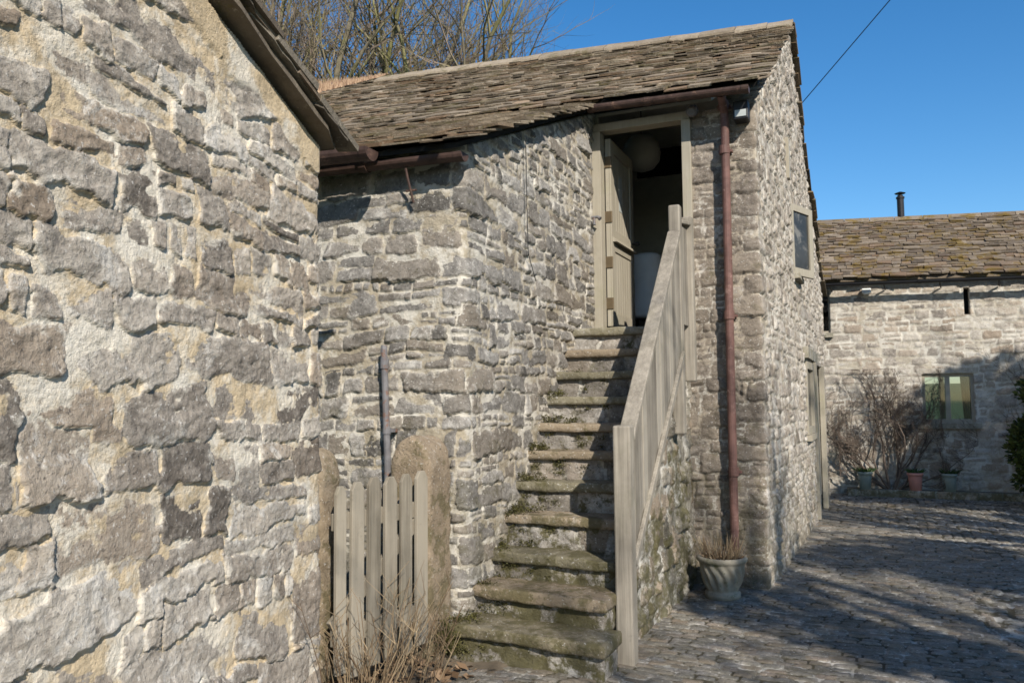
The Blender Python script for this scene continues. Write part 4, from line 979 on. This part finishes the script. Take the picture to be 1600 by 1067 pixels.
# ================================================================== VEGETATION
def grow(big, fine, p, d, l, r, depth, q, maxd, up=0.25, wander=0.16, split=(3, 5), thick=0.03, zmax=99, shrink=(.5, .72), clip=None):
    p = Vector(p); d = Vector(d).normalized(); n = 5 if depth < 2 else 4
    pts = [p.copy()]; rs_ = [r]; ds = [d.copy()]
    for i in range(n):
        d = (d + Vector((q.uniform(-1, 1), q.uniform(-1, 1), q.uniform(-.6, 1) * .6)) * wander + Vector((0, 0, up * .22))).normalized()
        if p.z > zmax: d = (d + Vector((0, 0, -.5))).normalized()
        p = p + d * l / n
        if clip: p = clip(p)
        pts.append(p.copy()); ds.append(d.copy()); rs_.append(r * (1 - (0.5 if depth < maxd else .85) * (i + 1) / n))
    mb = big if r > thick else fine
    mb.tube(pts, rs_, 7 if r > .07 else (5 if r > thick else 3), False)
    if depth >= maxd: return
    k = q.randint(*split)
    for j in range(k):
        t = (j + q.uniform(.3, 1.0)) / k; t = .25 + .75 * t; i = min(n - 1, int(t * n)); b = pts[i].lerp(pts[i + 1], t * n - i if t < 1 else 1)
        a = ds[i + 1]; o = a.orthogonal().normalized(); o.rotate(Matrix.Rotation(q.uniform(0, 6.283), 3, a)); ang = q.uniform(.35, .85)
        nd = a * math.cos(ang) + o * math.sin(ang)
        grow(big, fine, b, nd, l * q.uniform(*shrink), max(rs_[i + 1] * q.uniform(.55, .8), .0045 if thick > .02 else .003), depth + 1, q, maxd, up, wander, split, thick, zmax, shrink, clip)
    grow(big, fine, pts[-1], ds[-1], l * q.uniform(.55, .75), rs_[-1] * .9, depth + 1, q, maxd, up, wander, split, thick, zmax, shrink, clip)

def bare_tree(label, base, trunk_h, stems, l, r, seed, maxd=4, spread=.45, lean=(0, 0), split=(3, 5), zmax=99, bark='bark', group=None, up=.25, wander=.16):
    q = random.Random(seed); t = thing('bare_tree', label, 'tree', base, group)
    big, fine = MB(), MB()
    pts = [Vector((0, 0, -.3)), Vector((lean[0] * .2, lean[1] * .2, trunk_h * .5)), Vector((lean[0] * .4, lean[1] * .4, trunk_h))]
    big.tube(pts, [r * 1.35, r * 1.1, r], 10, False)
    for k in range(stems):
        a = 2 * math.pi * (k + q.uniform(-.3, .3)) / stems; s = spread * q.uniform(.4, 1.15)
        d = Vector((math.cos(a) * s + lean[0] * .1, math.sin(a) * s + lean[1] * .1, 1))
        grow(big, fine, pts[-1] - Vector((0, 0, q.uniform(0, trunk_h * .25))), d, l * q.uniform(.85, 1.15), r * q.uniform(.45, .65), 1, q, maxd, up, wander, zmax=zmax, split=split)
    big.build('trunk', MS[bark], t, smooth=True, local=True); fine.build('crown', MS['twig'], t, local=True)
    return t
GT = 'bare trees behind the barn'
WK = dict(up=.1, wander=.3)
bare_tree('bare tree seen directly above the outbuilding verge, leftmost behind the roofs', (-11.7, 12.7, 0), 3.8, 9, 3.9, .23, 1, 5, .46, group=GT, split=(3, 4), **WK)
bare_tree('bare tree with thick greenish stems rising behind the left end of the barn ridge', (-10.6, 13.4, 0), 3.6, 10, 4.0, .25, 2, 5, .46, group=GT, split=(3, 4), **WK)
bare_tree('bare tree with fine purple brown twigs behind the middle of the barn ridge', (-9.1, 14.6, 0), 3.6, 10, 3.9, .22, 3, 5, .5, (.6, 0), group=GT, split=(3, 4), **WK)
bare_tree('smaller bare tree, rightmost behind the barn, its twigs thinning into blue sky', (-8.1, 15.6, 0), 3.8, 8, 3.0, .17, 4, 5, .5, (.6, .2), group=GT, split=(3, 4), **WK)
bare_tree('spreading bare tree standing beyond the right edge of the picture', (8.1, -2.5, 0), 3.2, 9, 3.0, .34, 11, 5, .8, zmax=8.8, split=(3, 4))
bare_tree('bare tree beside the far end of the yard outside the picture', (8.0, 5.1, 0), 3.2, 8, 3.0, .28, 12, 5, .7, zmax=8.6, split=(3, 4))

def leaf_blob(mb, blobs, n, size, q, jit=0.35):
    for _ in range(n):
        c, rad = q.choice(blobs)
        a = Vector((q.gauss(0, 1), q.gauss(0, 1), q.gauss(0, 1))).normalized(); p = Vector(c) + Vector((a.x * rad[0], a.y * rad[1], a.z * rad[2])) * (q.random() ** .35) * q.uniform(.82, 1.1)
        d = (a + Vector((q.uniform(-1, 1), q.uniform(-1, 1), q.uniform(-.2, 1))) * .8).normalized(); s = d.cross(Vector((q.uniform(-1, 1), q.uniform(-1, 1), q.uniform(-1, 1)))).normalized()
        l = size * q.uniform(.6, 1.4); w = l * .32; mb.cur = (.5, min(1, max(0, q.gauss(.45, .25))), .5)
        mb.add([p, p + d * l * .5 + s * w, p + d * l, p + d * l * .5 - s * w], [(0, 1, 2, 3)])
def leafy_tree(label, base, th, blobs, n, size, seed):
    """evergreen with a trunk, limbs and a crown of leaf sprays in separate clumps"""
    q = random.Random(seed); t = thing('evergreen_tree', label, 'tree', base); m = MB()
    m.tube([(0, 0, -.2), (.1, .05, th * .5), (0, .1, th), (.1, 0, th + 1.5)], [.3, .24, .2, .1], 10, False)
    for c, r in blobs:
        m.tube([(0, .05, th * q.uniform(.7, 1)), (c[0] * .5, c[1] * .5, th + (c[2] - th) * .4), c], [.11, .08, .03], 6, False)
    m.build('trunk', MS['bark'], t, smooth=True, local=True)
    m = MB(); leaf_blob(m, blobs, n, size, q); m.build('crown', MS['leaf'], t, local=True); return t
q = random.Random(60)
def crown(n, c, r, rr):
    o = []
    for _ in range(n):
        a = Vector((q.gauss(0, 1), q.gauss(0, 1), q.gauss(0, 1))).normalized() * q.random() ** .4
        s_ = q.uniform(*rr); o.append(((c[0] + a.x * r[0], c[1] + a.y * r[1], c[2] + a.z * r[2]), (s_ * 1.3, s_ * 1.3, s_ * .6)))
    return o
leafy_tree('broad evergreen tree shading the yard from beyond the right edge of the picture', (9.2, -1.8, 0), 4.2, crown(24, (0, 0, 7.6), (2.6, 2.6, 1.5), (.28, .55)), 7500, .17, 61)
leafy_tree('evergreen tree outside the picture beside the far end of the yard', (9.1, 6.1, 0), 5.0, crown(22, (0, 0, 7.45), (2.2, 2.4, 2.0), (.3, .65)), 15000, .17, 62)
bu = thing('evergreen_bush', 'dense rounded dark evergreen bush at the right edge before the farmhouse', 'bush', (2.32, 13.2, 0))
q = random.Random(21); blobs = []
for _ in range(34):
    a = q.uniform(0, 6.283); z = q.uniform(.25, 1.62); rr = (.5 * math.sqrt(max(.05, 1 - ((z - .9) / .95) ** 2))) * q.uniform(.6, 1.05); blobs.append(((rr * math.cos(a), rr * math.sin(a), z), (q.uniform(.14, .26),) * 3))
m = MB(); leaf_blob(m, blobs, 15000, .06, q); m.build('crown', MS['leaf'], bu, local=True)
m = MB(); m.tube([(0, 0, -.05), (.03, 0, .6), (0, .02, 1.3)], [.06, .05, .02], 8)
for _ in range(9):
    a = q.uniform(0, 6.283); m.tube([(0, 0, q.uniform(.1, .8)), (.3 * math.cos(a), .3 * math.sin(a), q.uniform(.6, 1.3))], [.02, .006], 5)
m.build('trunk', MS['vine'], bu, local=True)

def climber(label, base, stems, seed, yl, xr, zt_, n_twig=1):
    q = random.Random(seed); t = thing('wall_climber', label, 'climber', base)
    big, fine = MB(), MB()
    def clip(p):
        z = p.z
        if z > zt_: z = zt_ - (z - zt_) * .3
        return Vector((p.x * (1 if abs(p.x) < xr[1] else .97), min(max(p.y, -.14), yl - q.uniform(0, .06)), max(z, .1)))
    for (dx, dz, l, r) in stems:
        grow(big, fine, (q.uniform(-.03, .03), 0, 0), (dx, .12, dz), l, r, 1, q, 5, up=.1, wander=.36, split=(3, 4), thick=.011, clip=clip, shrink=(.42, .62))
    big.build('trunk', MS['vine'], t, smooth=True, local=True); fine.build('twigs', MS['vine'], t, local=True)
    return t
climber('bare brown climber fanning over the farmhouse wall from the bed between the pots', (0.2, 14.36, .05), ((-.75, 1, .95, .026), (-1.3, 1, .85, .018), (-.3, 1, 1.0, .024), (.2, 1, .95, .022), (.65, 1, 1.0, .022), (1.1, 1, 1.1, .02), (1.6, .9, 1.0, .016), (-1.0, 1.1, 1.1, .02), (.1, 1, 1.15, .02), (-.5, 1, 1.05, .02), (-1.7, .8, .8, .015)), 31, .2, (-.95, .75), 1.95)
climber('bare climber trailing over the farmhouse wall right of the window', (2.25, 14.4, .05), ((-.35, 1, 1.25, .018), (0, 1, 1.3, .018), (.4, 1, 1.2, .016)), 33, .18, (-.8, 1.2), 2.5)

# dry stems and litter below the gate
for k, (x, y, n, h, lab) in enumerate(((-2.36, 3.62, 42, .68, 'tall tuft of dry brown stems against the left half of the picket gate'), (-2.28, 3.93, 26, .5, 'looser dry stems below the gate beside the gatepost'), (-2.36, 3.42, 32, .64, 'dry stems at the outbuilding corner'))):
    t = thing('dry_shrub', lab, 'shrub', (x, y, .0), 'dry stems at the gate'); q = random.Random(40 + k); m = MB(); lf = MB()
    for _ in range(n):
        a = q.uniform(0, 6.283); r0 = q.uniform(0, .16); p = Vector((r0 * math.cos(a), r0 * math.sin(a) * 1.2, 0)); d = Vector((math.cos(a) * .35 + .12, math.sin(a) * .4, 1)).normalized(); l = h * q.uniform(.5, 1.1); m.cur = (.5, q.random(), .5)
        p1 = p + d * l * .5; p2 = p1 + (d + Vector((q.uniform(-.25, .25), q.uniform(-.25, .25), 0))).normalized() * l * .5
        m.tube([p, p1, p2], [.003, .0022, .001], 4, False)
        for _ in range(3):
            b = p1.lerp(p2, q.random()); e = b + Vector((q.uniform(-.1, .1), q.uniform(-.1, .1), q.uniform(.05, .14))); m.tube([b, e], [.002, .001], 3, False)
    m.build('stems', MS['straw'], t, local=True)
    leafy(lf, (0, 0, .0), 90, .2, 1, q, .012, .5, (.04, .14)); lf.build('leaves', MS['dead'], t, local=True)
m = MB(); q = random.Random(50)
for _ in range(420):
    x = q.uniform(-2.6, -1.9); y = q.uniform(3.2, 4.15)
    if x > -2.05 and q.random() < .6: continue
    p = Vector((x, y, .03 + q.uniform(0, .05) + .05 * max(0, min(1, (-2.05 - x) / .5)))); a = q.uniform(0, 6.283); l = q.uniform(.02, .05); d = Vector((math.cos(a), math.sin(a), q.uniform(-.3, .5))) * l; s = Vector((-math.sin(a), math.cos(a), q.uniform(-.4, .4))) * l * .5
    m.cur = (.5, q.random(), .5); m.add([p - d, p + s, p + d, p - s], [(0, 1, 2, 3)])
m.build('fallen_leaves', MS['dead'])['kind'] = 'stuff'
# moss cushions on the stair
m = MB(); q = random.Random(51)
def clump(c, r, n):
    for _ in range(n):
        p = Vector(c) + Vector((q.gauss(0, r), q.gauss(0, r * .6), q.gauss(0, r * .6))); d = Vector((q.uniform(-.6, .8), q.uniform(-1, .1), q.uniform(-.4, .9))).normalized(); l = q.uniform(.004, .011); s = d.cross(Vector((q.uniform(-1, 1), q.uniform(-1, 1), q.uniform(-1, 1)))).normalized() * l * .5
        m.cur = (.5, q.random() * .8, .5); m.add([p, p + d * l + s, p + d * l * 1.4, p + d * l - s], [(0, 1, 2, 3)])
for k in range(0, 9):
    w = (0.5, .7, 1, 1, 1, 1, .8, .7, .3)[k]
    for _ in range(int(9 * w)): clump((-2.24 + abs(q.gauss(0, .09)), YF[k] + q.uniform(.0, .2), ZB[k] + .06 + q.uniform(-.02, .04)), .022, 110)
    for _ in range(int(8 * w)): clump((-2.2 + abs(q.gauss(0, .28)), YF[k] + .03, ZB[k] - q.uniform(.0, .12)), .018, 80)
for _ in range(16): clump((-2.26 + q.gauss(0, .04), 4.15 + q.uniform(0, .25), .08 + q.uniform(0, .25)), .035, 160)
m.build('moss', MS['moss'])['kind'] = 'stuff'
# tuft of dry growth at the far end of the ridge
m = MB(); q = random.Random(52)
for _ in range(1500):
    t = q.random(); x = -7.75 + 1.4 * t; y = 9.9 - 1.3 * (1 - t) * q.random() ** 1.5 + q.uniform(-.05, .2); z = 6.2 - (9.9 - y) * .58 + .02
    l = q.uniform(.04, .2) * (1.15 - t); d = Vector((q.uniform(-.6, .6), q.uniform(-.35, .35), 1)).normalized() * l; s = Vector((.008, .003, 0)); p = Vector((x, y, z)); m.cur = (.5, q.random(), .5)
    m.add([p - s, p + s, p + d], [(0, 1, 2)])
m.build('dry_grass', leaf_mat('dry ridge grass', (.2, .115, .07), (.38, .26, .16)))['kind'] = 'stuff'

# overhead wire
wr = thing('overhead_wire', 'thin dark overhead wire running up from the barn gable into the blue sky', 'wire', (-0.745, 11.2, 5.356))
a = Vector((-0.745, 11.2, 5.356)); d = Vector((1.633, -1.37, 1.184)); pts = []
for k in range(17):
    t = k / 16 * 4; p = d * t; p.z -= 0.10 * t * (4 - t) / 4 * 0.15; pts.append(p)
m = MB(); m.tube(pts, .006, 6); m.build('cable', MS['black'], wr, local=True)
m = MB(); m.tube([(0, 0, -.25), (.02, -.02, .02)], .012, 6); m.build('bracket', MS['black'], wr, local=True)

# ================================================================== LIGHT, SKY, CAMERA
EL, AZ = R(34), R(180 - 41.5)          # bearing of the sun, clockwise from +Y
sd = Vector((math.sin(AZ) * math.cos(EL), math.cos(AZ) * math.cos(EL), math.sin(EL)))
w = bpy.data.worlds.new('World'); scn.world = w; w.use_nodes = True
nt = w.node_tree; bg = nt.nodes['Background']
sky = nt.nodes.new('ShaderNodeTexSky'); sky.sky_type = 'NISHITA'; sky.sun_disc = False
sky.sun_elevation = EL; sky.sun_rotation = AZ; sky.air_density = 1.0; sky.dust_density = 0.3; sky.ozone_density = 3.0
hs = nt.nodes.new('ShaderNodeHueSaturation'); hs.inputs['Saturation'].default_value = 1.32
nt.links.new(sky.outputs[0], hs.inputs['Color']); nt.links.new(hs.outputs[0], bg.inputs[0]); bg.inputs[1].default_value = 0.112
sl = bpy.data.lights.new('sun', 'SUN'); sl.energy = 5.0; sl.angle = R(0.5); sl.color = (1.0, 0.935, 0.84)
so = bpy.data.objects.new('sun', sl); COL.objects.link(so); so.rotation_euler = sd.to_track_quat('Z', 'Y').to_euler()
so.location = (10, -8, 14)
cd = bpy.data.cameras.new('camera'); cd.sensor_width = 36; cd.lens = 1290 / 1600 * 36; cd.clip_end = 3000; cd.clip_start = 0.05
co = bpy.data.objects.new('camera', cd); COL.objects.link(co)
rt = (0.91606722, 0.40093032, -0.00870222); up = (0.03786068, -0.06486235, 0.99717573); bk_ = (0.39923354, -0.91380947, -0.07459777)
co.matrix_world = Matrix(((rt[0], up[0], bk_[0], 0), (rt[1], up[1], bk_[1], 0), (rt[2], up[2], bk_[2], 1.5), (0, 0, 0, 1)))
scn.camera = co
scn.view_settings.view_transform = 'Standard'; scn.view_settings.look = 'None'; scn.view_settings.exposure = 0.5; scn.view_settings.gamma = 1.0
scn.cycles.use_denoising = True
scn.cycles.max_bounces = 6; scn.cycles.diffuse_bounces = 2; scn.cycles.filter_width = 1.6
